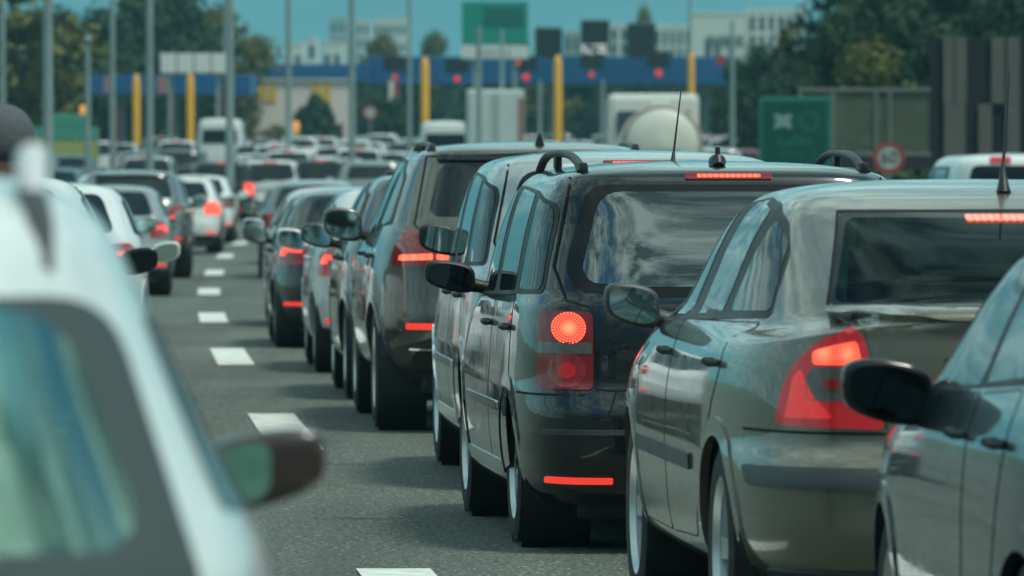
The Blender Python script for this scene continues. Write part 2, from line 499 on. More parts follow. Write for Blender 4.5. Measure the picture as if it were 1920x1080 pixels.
class Shell:
    """the outer skin of a car lofted from level rings; feature panels are laid on it"""

    def __init__(self, rows, K=4, NA=14, NS=44, sx=1.0, sy=1.0, sz=1.0):
        n0 = 5.0
        rows = [list(r) + [n0] * (8 - len(r)) for r in rows]
        rows = [r + [0.0] * (9 - len(r)) for r in rows]
        A = np.array(rows, float)
        A[:, 0] *= sx; A[:, 4] *= sx; A[:, 2] *= sy; A[:, [1, 3, 5, 8]] *= sz
        t = np.arange(len(A))
        q = np.linspace(0, len(A) - 1, (len(A) - 1) * K + 1)
        D = np.stack([pchip(t, A[:, k], q) for k in range(9)], 1)
        self.D = D
        rings = []
        ph = np.linspace(0, math.pi / 2, 400)
        for xr_, zr_, w, zs, xf, zf, nr, nf, crown in D:
            xm = (xr_ + xf) / 2

            def se(a, n):
                return a * np.cos(ph) ** (2 / n), w * np.sin(ph) ** (2 / n)
            xa, ya = se(xm - xr_, nr)
            xb, yb = se(xf - xm, nf)
            k = 200
            segs = [(xm - xa[:k + 1], ya[:k + 1]),
                    (np.concatenate([xm - xa[k:], (xm + xb[k:])[::-1][1:]]), np.concatenate([ya[k:], yb[k:][::-1][1:]])),
                    ((xm + xb[:k + 1])[::-1], yb[:k + 1][::-1])]
            X, Y = [], []
            for j, ((sxx, syy), n) in enumerate(zip(segs, (NA, NS, NA))):
                s = np.concatenate([[0], np.cumsum(np.hypot(np.diff(sxx), np.diff(syy)))])
                u = np.linspace(0, s[-1], n + 1)
                if j: u = u[1:]
                X.append(np.interp(u, s, sxx)); Y.append(np.interp(u, s, syy))
            X = np.concatenate(X); Y = np.concatenate(Y)
            Y[0] = 0; Y[-1] = 0
            tr_ = np.clip((xm - X) / max(xm - xr_, 1e-6), 0, 1) ** 1.5
            tf_ = np.clip((X - xm) / max(xf - xm, 1e-6), 0, 1) ** 1.5
            Z = zs + (zr_ - zs) * tr_ + (zf - zs) * tf_ - crown * (Y / max(w, 1e-6)) ** 3 * tr_
            rings.append(np.stack([np.concatenate([X, X[-2:0:-1]]), np.concatenate([Y, -Y[-2:0:-1]]), np.concatenate([Z, Z[-2:0:-1]])], 1))
        G = np.array(rings)
        m, n = G.shape[:2]
        self.N = NA * 2 + NS + 1
        V = G.reshape(-1, 3)
        idx = np.arange(m * n).reshape(m, n)
        a = idx[:-1]; b = idx[1:]
        quads = np.stack([a, b, np.roll(b, -1, 1), np.roll(a, -1, 1)], -1).reshape(-1, 4)
        h = self.N
        caps = []
        for r, flip in ((0, True), (m - 1, False)):
            for i in range(h - 1):
                L0, L1 = idx[r, i], idx[r, i + 1]
                R0, R1 = idx[r, (-i) % n], idx[r, (-i - 1) % n]
                q4 = [L0, L1, R1, R0]
                q4 = list(dict.fromkeys(q4))
                if len(q4) < 3: continue
                caps.append(q4 if flip else q4[::-1])
        self.V = V
        self.quads = quads
        self.caps = caps
        # smooth vertex normals
        du = np.roll(G, -1, 1) - np.roll(G, 1, 1)
        dv = np.zeros_like(G); dv[1:-1] = G[2:] - G[:-2]; dv[0] = G[1] - G[0]; dv[-1] = G[-1] - G[-2]
        Nn = np.cross(du, dv)
        Nn /= np.linalg.norm(Nn, axis=2, keepdims=True) + 1e-12
        Nn = Nn.reshape(-1, 3)
        cen = V.mean(0)
        if (Nn * (V - cen)).sum() < 0:
            Nn = -Nn
        self.Nn = Nn
        q = self.quads
        fn = np.cross(V[q[:, 2]] - V[q[:, 0]], V[q[:, 3]] - V[q[:, 1]])
        if (fn * Nn[q[:, 0]]).sum() < 0:
            self.quads = q = q[:, ::-1].copy()
        fixed = []
        for c in self.caps:
            n_ = np.cross(V[c[1]] - V[c[0]], V[c[2]] - V[c[0]])[2]
            fixed.append(c if (n_ > 0) == (V[c[0]][2] > cen[2]) else c[::-1])
        self.caps = fixed
        self.tris = np.concatenate([q[:, [0, 1, 2]], q[:, [0, 2, 3]]])
        tl = [tuple(int(i) for i in t_) for t_ in self.tris] + [tuple(int(i) for i in c[:3]) for c in self.caps] + [(int(c[0]), int(c[2]), int(c[3])) for c in self.caps if len(c) == 4]
        self.tl = tl
        self.bvh = BVHTree.FromPolygons([tuple(p) for p in V], tl)

    def hit(self, axis, a, b):
        d, o = AX[axis]
        loc, nor, i, _ = self.bvh.ray_cast(o(a, b), d)
        if loc is None:
            return None
        t = self.tl[i]
        P = [Vector(self.V[k]) for k in t]
        v0, v1, v2 = P[1] - P[0], P[2] - P[0], loc - P[0]
        d00, d01, d11, d20, d21 = v0.dot(v0), v0.dot(v1), v1.dot(v1), v2.dot(v0), v2.dot(v1)
        den = d00 * d11 - d01 * d01
        if abs(den) < 1e-14:
            return loc, Vector(self.Nn[t[0]])
        vv = (d11 * d20 - d01 * d21) / den; ww = (d00 * d21 - d01 * d20) / den
        n = Vector(self.Nn[t[0]]) * (1 - vv - ww) + Vector(self.Nn[t[1]]) * vv + Vector(self.Nn[t[2]]) * ww
        if n.length < 1e-6: n = nor
        n.normalize()
        if n.dot(d) > 0.25: n = -n
        return loc, n

    def body_mesh(self, m, cuts=()):
        """cuts: (axis, polygon) openings and wheel arches"""
        q = self.quads
        C = self.V[q].mean(1)
        nrm = np.cross(self.V[q[:, 2]] - self.V[q[:, 0]], self.V[q[:, 3]] - self.V[q[:, 1]])
        kill = np.zeros(len(q), bool)
        for axis, poly in cuts:
            if axis in 'LR':
                s = 1 if axis == 'L' else -1
                kill |= in_poly(C[:, 0], C[:, 2], poly) & (C[:, 1] * s > 0.15)
            elif axis == 'B':
                kill |= in_poly(C[:, 1], C[:, 2], poly) & (C[:, 0] < 1.9) 
            elif axis == 'F':
                kill |= in_poly(C[:, 1], C[:, 2], poly) & (C[:, 0] > 2.0)
        faces = [tuple(int(i) for i in f) for f in q[~kill]] + [tuple(int(i) for i in c) for c in self.caps]
        me = bpy.data.meshes.new('body')
        me.from_pydata([tuple(p) for p in self.V], [], faces)
        me.materials.append(m)
        me.shade_smooth()
        me.set_sharp_from_angle(angle=R(50))
        me.update()
        return me

    def panel(self, axis, poly, off=0.003, thick=0.012, res=0.05, hole=None, m=None, center=None):
        def resample(pl):
            out = []
            n = len(pl)
            for i in range(n):
                a, b = Vector(pl[i]), Vector(pl[(i + 1) % n])
                k = max(1, int(math.ceil((b - a).length / res)))
                for j in range(k):
                    out.append(tuple(a + (b - a) * j / k))
            return out
        loops = [resample(poly)] + ([resample(hole)] if hole else [])
        pts, edges = [], []
        for lp in loops:
            o = len(pts)
            pts += [Vector(p) for p in lp]
            edges += [(o + i, o + (i + 1) % len(lp)) for i in range(len(lp))]
        xs = [p[0] for p in loops[0]]; ys = [p[1] for p in loops[0]]
        gx, gy = np.meshgrid(np.arange(min(xs) + res / 2, max(xs), res), np.arange(min(ys) + res / 2, max(ys), res))
        gx = gx.ravel(); gy = gy.ravel()
        ok = in_poly(gx, gy, loops[0])
        if hole: ok &= ~in_poly(gx, gy, loops[1])
        B = np.array([tuple(p) for p in pts])
        gx, gy = gx[ok], gy[ok]
        if len(gx):
            dm = np.sqrt(((gx[:, None] - B[None, :, 0]) ** 2 + (gy[:, None] - B[None, :, 1]) ** 2).min(1))
            gx, gy = gx[dm > res * .45], gy[dm > res * .45]
            pts += [Vector((a, b)) for a, b in zip(gx, gy)]
        vo, eo, fo, _, _, _ = delaunay_2d_cdt(pts, edges, [], 0, 1e-7)
        tri = [f for f in fo if len(f) == 3]
        cx = np.array([sum(vo[i][0] for i in f) / 3 for f in tri]); cy = np.array([sum(vo[i][1] for i in f) / 3 for f in tri])
        keep = in_poly(cx, cy, loops[0])
        if hole: keep &= ~in_poly(cx, cy, loops[1])
        H = [self.hit(axis, p[0], p[1]) for p in vo]
        tri = [f for f, k in zip(tri, keep) if k and all(H[i] for i in f)]
        d = AX[axis][0]
        V, Nr, UV = [], [], []
        remap = {}
        for f in tri:
            for i in f:
                if i not in remap:
                    remap[i] = len(V)
                    loc, n = H[i]
                    V.append(loc + n * off); Nr.append(n); UV.append((vo[i][0], vo[i][1]))
        faces, lnor = [], []
        cnt = {}
        for f in tri:
            g = [remap[i] for i in f]
            nn = (V[g[1]] - V[g[0]]).cross(V[g[2]] - V[g[0]])
            if nn.dot(Nr[g[0]]) < 0: g = g[::-1]
            faces.append(g); lnor += [Nr[i] for i in g]
            for k in range(3):
                e = (g[k], g[(k + 1) % 3])
                cnt.setdefault(tuple(sorted(e)), []).append(e)
        nb = {}
        for key, es in cnt.items():
            if len(es) == 1:
                a, b = es[0]
                ids = []
                for i in (a, b):
                    ids.append(len(V)); V.append(V[i].copy()); UV.append(UV[i]); Nr.append(Nr[i])
                for i in (b, a):
                    ids.append(len(V)); V.append(V[i] - Nr[i] * thick); UV.append(UV[i]); Nr.append(Nr[i])
                g = [ids[1], ids[0], ids[3], ids[2]]
                fn = (V[g[1]] - V[g[0]]).cross(V[g[2]] - V[g[0]])
                if fn.length > 1e-12: fn.normalize()
                else: fn = Nr[a]
                faces.append(g); lnor += [fn] * 4
        me = bpy.data.meshes.new('panel')
        me.from_pydata([tuple(v) for v in V], [], faces)
        uvl = me.uv_layers.new(name='UVMap')
        c = center or (0, 0)
        for l in me.loops:
            u = UV[l.vertex_index]
            uvl.data[l.index].uv = (u[0] - c[0], u[1] - c[1])
        me.shade_smooth()
        if len(lnor) == len(me.loops):
            me.normals_split_custom_set([tuple(n) for n in lnor])
        if m: me.materials.append(m)
        me.update()
        return me

    def strip(self, axis, line, width=0.007, off=0.0015, res=0.04, m=None):
        L = [Vector(p) for p in line]
        pts = []
        for i in range(len(L) - 1):
            k = max(1, int((L[i + 1] - L[i]).length / res))
            for j in range(k): pts.append(L[i].lerp(L[i + 1], j / k))
        pts.append(L[-1])
        V, Fc = [], []
        prev = None
        for i, p in enumerate(pts):
            dd = (pts[min(i + 1, len(pts) - 1)] - pts[max(i - 1, 0)]).normalized()
            nn = Vector((-dd.y, dd.x)) * width / 2
            h = [self.hit(axis, *(p + nn)), self.hit(axis, *(p - nn))]
            if not all(h): prev = None; continue
            ids = []
            for loc, n in h:
                ids.append(len(V)); V.append(tuple(loc + n * off))
            if prev: Fc.append((prev[0], prev[1], ids[1], ids[0]))
            prev = ids
        return V, Fc


def flip_poly(p):
    return [(-a, b) for a, b in p]


def circ(cx, cy, r, n=40, a0=0, a1=360):
    return [(cx + r * math.cos(R(a0 + (a1 - a0) * k / n)), cy + r * math.sin(R(a0 + (a1 - a0) * k / n))) for k in range(n)]


# ------------------------------------------------------------------ car parts
_wheel_cache = {}


def wheel_meshes(r, width, spokes):
    key = (round(r, 3), round(width, 3), spokes)
    if key in _wheel_cache: return _wheel_cache[key]
    w = width / 2
    rr = r * 0.68
    prof = [(rr - .015, -w * .8), (rr, -w), (r * .86, -w * 1.04), (r * .96, -w * .92), (r * .99, -w * .6), (r, -w * .2), (r, w * .2), (r * .99, w * .6), (r * .96, w * .92), (r * .86, w * 1.04), (rr, w), (rr - .015, w * .8)]
    ty = MB().lathe(prof, 'Y', 48).mesh('tyre', RUBBER, 35)
    rm = MB()
    rm.lathe([(rr - .012, -w * .8), (rr - .012, w * .7), (rr + .004, w * .93), (rr - .006, w * .99), (rr - .03, w * .8), (rr - .035, w * .2)], 'Y', 48)
    rm.lathe([(0.0005, w * .62), (.045, w * .62), (.055, w * .5), (.06, w * .2)], 'Y', 20)
    for k in range(spokes):
        t = 2 * math.pi * k / spokes
        for s in (-1, 1):
            a = t + s * 0.10
            d = Vector((math.cos(a), 0, math.sin(a))); dn = Vector((-math.sin(a), 0, math.cos(a)))
            hw0, hw1 = .022, .018
            p0, p1 = d * .04, d * (rr - .02)
            y0, y1 = w * .58, w * .78
            vs = []
            for p, hw, y in ((p0, hw0, y0), (p1, hw1, y1)):
                for sx_ in (-1, 1):
                    vs.append(p + dn * hw * sx_ + Vector((0, y, 0)))
                for sx_ in (-1, 1):
                    vs.append(p + dn * hw * sx_ * 1.3 + Vector((0, y - .035, 0)))
            rm.add(vs, [(0, 1, 5, 4), (2, 6, 7, 3), (0, 4, 6, 2), (1, 3, 7, 5)])
    rme = rm.mesh('wheel', RIM, 30)
    dk = MB().lathe([(.0005, w * .1), (rr - .03, w * .1)], 'Y', 32).lathe([(.0005, -w * .6), (rr - .02, -w * .6)], 'Y', 32).mesh('brake_disc', GREYPL)
    _wheel_cache[key] = (ty, rme, dk)
    return _wheel_cache[key]


def superq(cx, cy, cz, ax, ay, az, e=0.5, n=20, m=12, fn=None):
    vs, fs = [], []
    sg = lambda v, p: math.copysign(abs(v) ** p, v)
    for i in range(m + 1):
        u = -math.pi / 2 + math.pi * i / m
        for k in range(n):
            t = 2 * math.pi * k / n
            p = Vector((ax * sg(math.cos(u), e) * sg(math.cos(t), e), ay * sg(math.cos(u), e) * sg(math.sin(t), e), az * sg(math.sin(u), e)))
            if fn: p = fn(p)
            vs.append(p + Vector((cx, cy, cz)))
    for i in range(m):
        for k in range(n):
            fs.append((i * n + k, i * n + (k + 1) % n, (i + 1) * n + (k + 1) % n, (i + 1) * n + k))
    return vs, fs


def mirror_part(root, x, y, z, side, hw, hh, mat_, color, body_y, gm=None, inner=False):
    """housing, stalk and glass of a door mirror; y is the middle of the housing"""
    def shape(p):
        t = p.y * side / hw
        p = Vector((p.x, p.y, p.z * (1 - 0.16 * max(0, t)) + 0.02 * t))
        if p.x < -0.03: p.x = -0.03 - (-0.03 - p.x) * .35
        return p
    mb = MB().add(*superq(x, y, z, .085, hw, hh, .55, 28, 16, shape))
    ye = body_y
    mb.tube([(x + .01, y - side * hw * .7, z - hh * .55), (x + .03, (y - side * hw + ye) / 2, z - hh * .75), (x + .03, ye, z - hh * .8)], [.035, .03, .035], 10)
    o = mb.build('wing_mirror', mat_, root, 40, color)
    pl = []
    for k in range(36):
        a = 2 * math.pi * k / 36
        c, s = math.cos(a), math.sin(a)
        yy = hw * .86 * math.copysign(abs(c) ** .62, c); zz = hh * .80 * math.copysign(abs(s) ** .62, s)
        if inner: yy = yy * .55 - side * hw * .36
        t = yy * side / hw
        zz = zz * (1 - .16 * max(0, t)) + 0.02 * t
        pl.append((x - .0535, y + yy, z + zz))
    g = MB().add(pl + [(p[0] + .006, p[1], p[2]) for p in pl], [tuple(range(36)), tuple(range(71, 35, -1))] + [(i, 36 + i, 36 + (i + 1) % 36, (i + 1) % 36) for i in range(36)])
    g.build('mirror_glass', gm or MIRROR, o, fix=True)
    return o


def seat_mesh(x, y, z0, w=.5, h=.62, head=True):
    mb = MB()
    mb.box((x + .25, y, z0 + .08), (.5, w, .16), bevel=.05)
    mb.box((x - .03, y, z0 + .12 + h / 2), (.13, w * .94, h), bevel=.05)
    if head:
        mb.box((x - .05, y, z0 + h + .22), (.1, .26, .18), bevel=.045)
        for s in (-.07, .07): mb.tube([(x - .04, y + s, z0 + h), (x - .04, y + s, z0 + h + .16)], .008, 6)
    return mb


def build_car(name, label, cat, spec, X, D, m, color, group=None, detail=2, **ov):
    """one car: an Empty at the ground under the middle of its tail, heading away from us"""
    S = dict(spec); S.update(ov)
    white = S.get('white', False)
    P = WPAINT if white else PAINT
    key = S.get('scale', (1, 1, 1))
    K, NA, NS = {3: (6, 36, 150), 2: (4, 18, 70), 1: (2, 9, 28)}[detail]
    sh = Shell(S['rows'], K, NA, NS, *key)
    kx, ky, kz = key
    sc_side = lambda p: [(a * kx, b * kz) for a, b in p]
    sc_rear = lambda p: [(a * ky, b * kz) for a, b in p]
    res = {3: .035, 2: .05, 1: .12}[detail]
    root = empty(name, (X, D, zr(D)), math.atan2(1, m))
    tag(root, label, cat, group)
    r = S['wheel_r'] * kz
    xw = [v * kx for v in S['axles']]
    arch = r * S.get('arch', 1.14)
    cuts = []
    for ax in xw:
        c = circ(ax, r, arch, 40)
        cuts += [('L', c), ('R', c)]
    see = S.get('see_through', False)
    side_w = [rounded(sc_side(p), .05 * kx) for p in S['side_windows']]
    rear_w = rounded(sc_rear(S['rear_window']), S.get('rear_round', .08))
    rear_in = rounded(sc_rear(S['rear_clear']), S.get('rear_round', .08)) if 'rear_clear' in S else None
    wind = rounded(sc_rear(S['windscreen']), .08)

    def shrink(poly, k):
        cx = sum(p[0] for p in poly) / len(poly); cy = sum(p[1] for p in poly) / len(poly)
        out = []
        for p in poly:
            v = Vector((p[0] - cx, p[1] - cy)); l = v.length
            v *= max(0, (l - k)) / l
            out.append((cx + v.x, cy + v.y))
        return out
    if see:
        cuts.append(('B', shrink(rear_w, .05)))
        cuts.append(('F', shrink(wind, .05)))
    body = link('body', sh.body_mesh(P, cuts), root, color)
    # dark floor and wheel housings
    wl_ = max(abs(sh.V[:, 1]))
    ub = MB()
    L_ = sh.V[:, 0].max()
    ub.box((L_ / 2, 0, S['rows'][0][1] * kz - .01), (L_ * .86, wl_ * 1.42, .12), bevel=.03)
    for ax in xw:
        for s in (-1, 1):
            pr = [(arch + .02, s * (wl_ - .05)), (arch + .02, s * (wl_ - .34)), (.02, s * (wl_ - .34))]
            ub.lathe(pr, 'Y', 36, (ax, 0, r))
    ub.build('underbody', BLACK, root)
    # wheels
    ww = S.get('tyre_w', .215) * ky
    ty, rm, dk = wheel_meshes(r, ww, S.get('spokes', 5) if detail > 1 else 5)
    for ax in xw:
        for s in (1, -1):
            w = link('wheel', rm, root)
            w.location = (ax, s * (wl_ - S.get('wheel_in', .035) - ww / 2), r)
            if s < 0: w.rotation_euler = (0, 0, math.pi)
            link('tyre', ty, w)
            if detail > 1: link('brake_disc', dk, w)
    # arch lips
    if detail > 1:
        lipm = S.get('lip', None)
        for ax in xw:
            for s in 'LR':
                zlo = S['rows'][1][1] * kz
                a0 = math.degrees(math.asin(max(-1, min(1, (zlo - r) / arch)))) if zlo < r else 0
                n = 36
                outer = [(ax + (arch + .035) * math.cos(R(a0 + (180 - 2 * a0) * k / n)), r + (arch + .035) * math.sin(R(a0 + (180 - 2 * a0) * k / n))) for k in range(n + 1)]
                inner = [(ax + (arch - .028) * math.cos(R(a0 + (180 - 2 * a0) * k / n)), r + (arch - .028) * math.sin(R(a0 + (180 - 2 * a0) * k / n))) for k in range(n, -1, -1)]
                me = sh.panel(s, outer + inner, .007, .03, res, m=lipm or P)
                link('wheel_arch', me, root, color)
    # glass
    gm = S.get('glass', GLASS) if see else GLASS_DARK
    ok_ = {3: 1.0, 2: 3.0, 1: 4.5}[detail]
    if rear_in:
        link('rear_window_border', sh.panel('B', rear_w, .003 * ok_, .01, res, hole=rear_in, m=S.get('frit', FRIT)), root)
        link('rear_window', sh.panel('B', rear_in, .003 * ok_, .004, res, m=gm), root)
    else:
        link('rear_window', sh.panel('B', rear_w, .003 * ok_, .01, res, m=gm), root)
    link('windscreen', sh.panel('F', wind, .003, .01, res * 1.5, m=WSCREEN if see else gm), root)
    if detail > 1 or S.get('side_always', True):
        if 'window_band' in S:
            bd = rounded(sc_side(S['window_band']), .05)
            for s in 'LR':
                link('window_trim', sh.panel(s, bd, .0025 * ok_, .008, res, m=S.get('band_mat', BLACK)), root)
        for p in side_w:
            for s in 'LR':
                link('side_window', sh.panel(s, p, .0050 * ok_, .006, res, m=GLASS_DARK), root)
    # doors
    if detail > 1:
        for p in S.get('doors', []):
            pp = rounded(sc_side(p), .04)
            for s in 'LR':
                d = link('door', sh.panel(s, pp, .0022, .004, res, m=P), root, color)
                V, Fc = sh.strip(s, pp + [pp[0]], .011, .0012)
                MB().add(V, Fc).build('panel_gap', SEAM, d)
                hx, hz = max(a for a, b in pp) * 0 + min(a for a, b in pp) + .13, S['handle_z'] * kz
                h = sh.hit(s, hx, hz)
                if h:
                    yy = h[0].y
                    sg = 1 if s == 'L' else -1
                    mb = MB()
                    mb.tube([(hx - .085, yy + sg * .0, hz), (hx - .06, yy + sg * .028, hz), (hx + .06, yy + sg * .028, hz + .004), (hx + .085, yy, hz + .004)], [.011, .0125, .0125, .011], 8)
                    mb.build('handle', S.get('handle_mat', P), d, 60, color)
        for axis, line in S.get('seams', []):
            ln = sc_rear(line) if axis == 'B' else sc_side(line)
            for fl in ((1, -1) if axis == 'B' else (1,)):
                for s in (['B'] if axis == 'B' else ['L', 'R']):
                    V, Fc = sh.strip(s, [(a * fl, b) for a, b in ln], .009, .0035)
                    MB().add(V, Fc).build('panel_gap', SEAM, body)
    for (pname, axis, poly, mm, off, thick, both, rnd) in S.get('extras', []):
        if detail < 2 and pname not in ('number_plate', 'bumper_reflector', 'bumper_strip', 'high_brake_light', 'rear_bumper', 'brake_light_glow'): continue
        pl = rounded(sc_rear(poly) if axis in 'BF' else sc_side(poly) if axis in 'LR' else [(a * kx, b * ky) for a, b in poly], rnd) if rnd else (sc_rear(poly) if axis in 'BF' else sc_side(poly))
        for fl in ((1, -1) if both else (1,)):
            if axis in 'LR':
                me = sh.panel('L' if fl > 0 else 'R', pl, off, thick, res, m=mm or P)
            else:
                me = sh.panel(axis, [(a * fl, b) for a, b in pl], off + .003 * (ok_ - 1), thick, res, m=mm or P)
            link(pname, me, root, color)
    # tail lamps
    for fl in (1, -1):
        for lp in S['lamps']:
            f = lambda p, rd=.015: [(a * fl, b) for a, b in rounded(sc_rear(p), rd)]
            base = link('tail_light', sh.panel('B', f(lp['poly'], .03), .007 + .003 * (ok_ - 1), .02, res * .8, m=lp.get('mat', REDLENS)), root)
            if detail < 2 and not lp.get('far', True): continue
            for nm, poly, mm, off, rd in lp.get('bits', []):
                cx = sum(p[0] for p in poly) / len(poly) * ky * fl; cz = sum(p[1] for p in poly) / len(poly) * kz
                link(nm, sh.panel('B', f(poly, rd), off + .004 * (ok_ - 1), .004, res * .5 if detail > 1 else res, m=mm, center=(cx, cz)), base)
    # mirrors
    mx, mz, hw, hh = S['mirror']
    for s in (1, -1):
        h = sh.hit('L' if s > 0 else 'R', mx * kx, (mz - .03) * kz)
        yb = abs(h[0].y) if h else wl_ * .9
        mirror_part(root, mx * kx, s * (S.get('mirror_y', yb + hw + .055)), mz * kz, s, hw, hh, S.get('mirror_mat', P), S.get('mirror_color', color), s * (yb - .02), S.get('mirror_glass'), S.get('mirror_inner', False))
    # cabin
    if see:
        zf = S['seat_z'] * kz
        for (sx_, sy_, *dz_) in S['seats']:
            seat_mesh(sx_, sy_, zf + (dz_[0] if dz_ else 0)).build('seat', CLOTH, root, 50)
        dx = S['dash_x']
        MB().box((dx, 0, S['dash_z']), (.5, 1.35 * ky, .16), bevel=.05).build('dashboard', CLOTH, root, 40)
        MB().box((dx - .75, 0.0, S['mirror_in'][1]), (.03, .24, .065), bevel=.012).build('rear_view_mirror', BLACK, root, 40) if False else None
        MB().box((S['mirror_in'][0], 0, S['mirror_in'][1]), (.035, .25, .07), bevel=.015).build('rear_view_mirror', BLACK, root, 40)
        if 'shelf' in S:
            a, b, z = S['shelf']
            MB().box(((a + b) / 2, 0, z), (b - a, 1.3 * ky, .03), bevel=.01).build('parcel_shelf', CLOTH, root)


    return root, sh


def copy_car(src, name, label, X, D, m, color, cat, group):
    r = src.copy(); COL.objects.link(r)
    r.name = name
    r.location = (X, D, zr(D)); r.rotation_euler = (0, 0, math.atan2(1, m))
    tag(r, label, cat, group)

    def rec(o, par):
        for ch in list(o.children):
            c = ch.copy(); COL.objects.link(c); c.parent = par
            if par is r or True:
                if c.data and c.data.materials and c.data.materials[0] in (PAINT, WPAINT): c.color = (*color, 1)
            rec(ch, c)
    rec(src, r)
    return r
# ------------------------------------------------------------------ kinds of car
VAN = dict(
    rows=[(.16, .20, .80, .20, 4.2, .20, 7, 5), (.05, .29, .86, .27, 4.34, .28, 7, 5), (.0, .42, .885, .40, 4.40, .42, 7, 5), (.0, .57, .897, .55, 4.40, .58, 7, 5),
          (.03, .66, .897, .66, 4.37, .70, 7, 5), (.05, .72, .892, .73, 4.30, .78, 7, 5), (.055, .86, .885, .85, 4.10, .88, 7, 5), (.075, 1.02, .870, 1.0, 3.80, .97, 7, 5),
          (.095, 1.10, .855, 1.07, 3.35, 1.06, 5.8, 5), (.139, 1.24, .83, 1.215, 3.08, 1.22, 5.6, 5), (.199, 1.38, .80, 1.36, 2.82, 1.38, 5.6, 5), (.277, 1.53, .755, 1.50, 2.52, 1.52, 7, 5), (.31, 1.582, .71, 1.565, 2.38, 1.575, 7, 5),
          (.38, 1.612, .62, 1.605, 2.25, 1.605, 6, 5), (.75, 1.637, .38, 1.634, 1.9, 1.637, 5, 5), (1.3, 1.648, .03, 1.646, 1.5, 1.648, 5, 5)],
    wheel_r=.325, axles=(.90, 3.58), arch=1.16, tyre_w=.21, spokes=6,
    side_windows=[[(.35, 1.10), (.42, 1.45), (.72, 1.49), (.74, 1.10)], [(.92, 1.09), (.92, 1.50), (1.66, 1.52), (1.70, 1.075)], [(1.92, 1.07), (1.88, 1.515), (2.32, 1.49), (2.90, 1.10), (2.90, 1.05)]],
    window_band=[(.32, 1.085), (.385, 1.465), (.80, 1.515), (1.8, 1.535), (2.34, 1.51), (2.96, 1.10), (2.96, 1.035)],
    rear_window=[(-.60, 1.545), (.60, 1.545), (.70, 1.19), (.655, 1.10), (.4, 1.075), (-.4, 1.075), (-.655, 1.10), (-.70, 1.19)],
    rear_clear=[(-.545, 1.515), (.545, 1.515), (.632, 1.19), (.6, 1.135), (.4, 1.118), (-.4, 1.118), (-.6, 1.135), (-.632, 1.19)], rear_round=.09,
    windscreen=[(-.62, 1.50), (.62, 1.50), (.70, 1.12), (-.70, 1.12)],
    doors=[[(.93, .34), (.93 + .42, .30), (1.78, .30), (1.78, 1.05), (.86, 1.07), (.86, .72)], [(1.81, .30), (2.95, .30), (2.98, .70), (2.98, 1.02), (1.81, 1.05)]],
    handle_z=.93, handle_mat=BLACK,
    lamps=[dict(poly=[(.595, 1.012), (.805, 1.02), (.815, .69), (.595, .685)], mat=DARKRED, bits=[
        ('lamp_bulb', circ(.690, .945, .067, 28), BULB, .010, 0), ('lamp_strip', [(.60, .885), (.808, .885), (.808, .838), (.60, .838)], CLEARLENS, .010, .004),
        ('fog_lamp', circ(.698, .768, .074, 28), REDLENS, .0095, 0), ('fog_lamp_ring', circ(.698, .768, .034, 20), REDLIT, .0115, 0)])],
    glass=GLASSR, mirror_glass=DARKMIRROR, mirror=(2.78, 1.12, .115, .068), mirror_mat=BLACK, mirror_color=(.01, .01, .01),
    seats=[(2.05, .38), (2.05, -.38), (1.15, .45), (1.15, 0), (1.15, -.45)], seat_z=.55, dash_x=2.95, dash_z=1.0, mirror_in=(2.55, 1.42),
    seams=[('B', [(0, .685), (.50, .685), (.585, .69), (.60, 1.03), (.70, 1.06), (.74, 1.2), (.66, 1.575)]), ('B', [(.50, .685), (.53, .60), (.57, .52), (.62, .50)]), ('L', [(.02, .665), (.55, .665)])],
    extras=[('high_brake_light', 'B', [(-.185, 1.566), (.185, 1.566), (.185, 1.592), (-.185, 1.592)], DARKRED, .006, .02, False, .01),
            ('brake_light_glow', 'B', [(-.135, 1.573), (.135, 1.573), (.135, 1.585), (-.135, 1.585)], LEDBAR, .0085, .004, False, .004),
            ('rear_bumper', 'B', [(-.80, .26), (.80, .26), (.855, .34), (.86, .49), (.80, .515), (-.80, .515), (-.86, .49), (-.855, .34)], None, .016, .03, False, .03),
            ('bumper_step', 'B', [(-.80, .50), (.80, .50), (.80, .522), (-.80, .522)], GREYPL, .019, .02, False, .008),
            ('bumper_reflector', 'B', [(.515, .302), (.775, .302), (.775, .328), (.515, .328)], GLOWDIM, .020, .01, True, .008),
            ('number_plate', 'B', [(-.26, .80), (.26, .80), (.26, .91), (-.26, .91)], PLATE, .008, .01, False, .01),
            ('rubbing_strip', 'L', [(1.32, .56), (3.0, .56), (3.0, .60), (1.32, .60)], CHROME, .010, .02, True, .008),
            ('sill_trim', 'L', [(1.32, .285), (3.12, .285), (3.12, .345), (1.32, .345)], RIM, .008, .02, True, .01)])

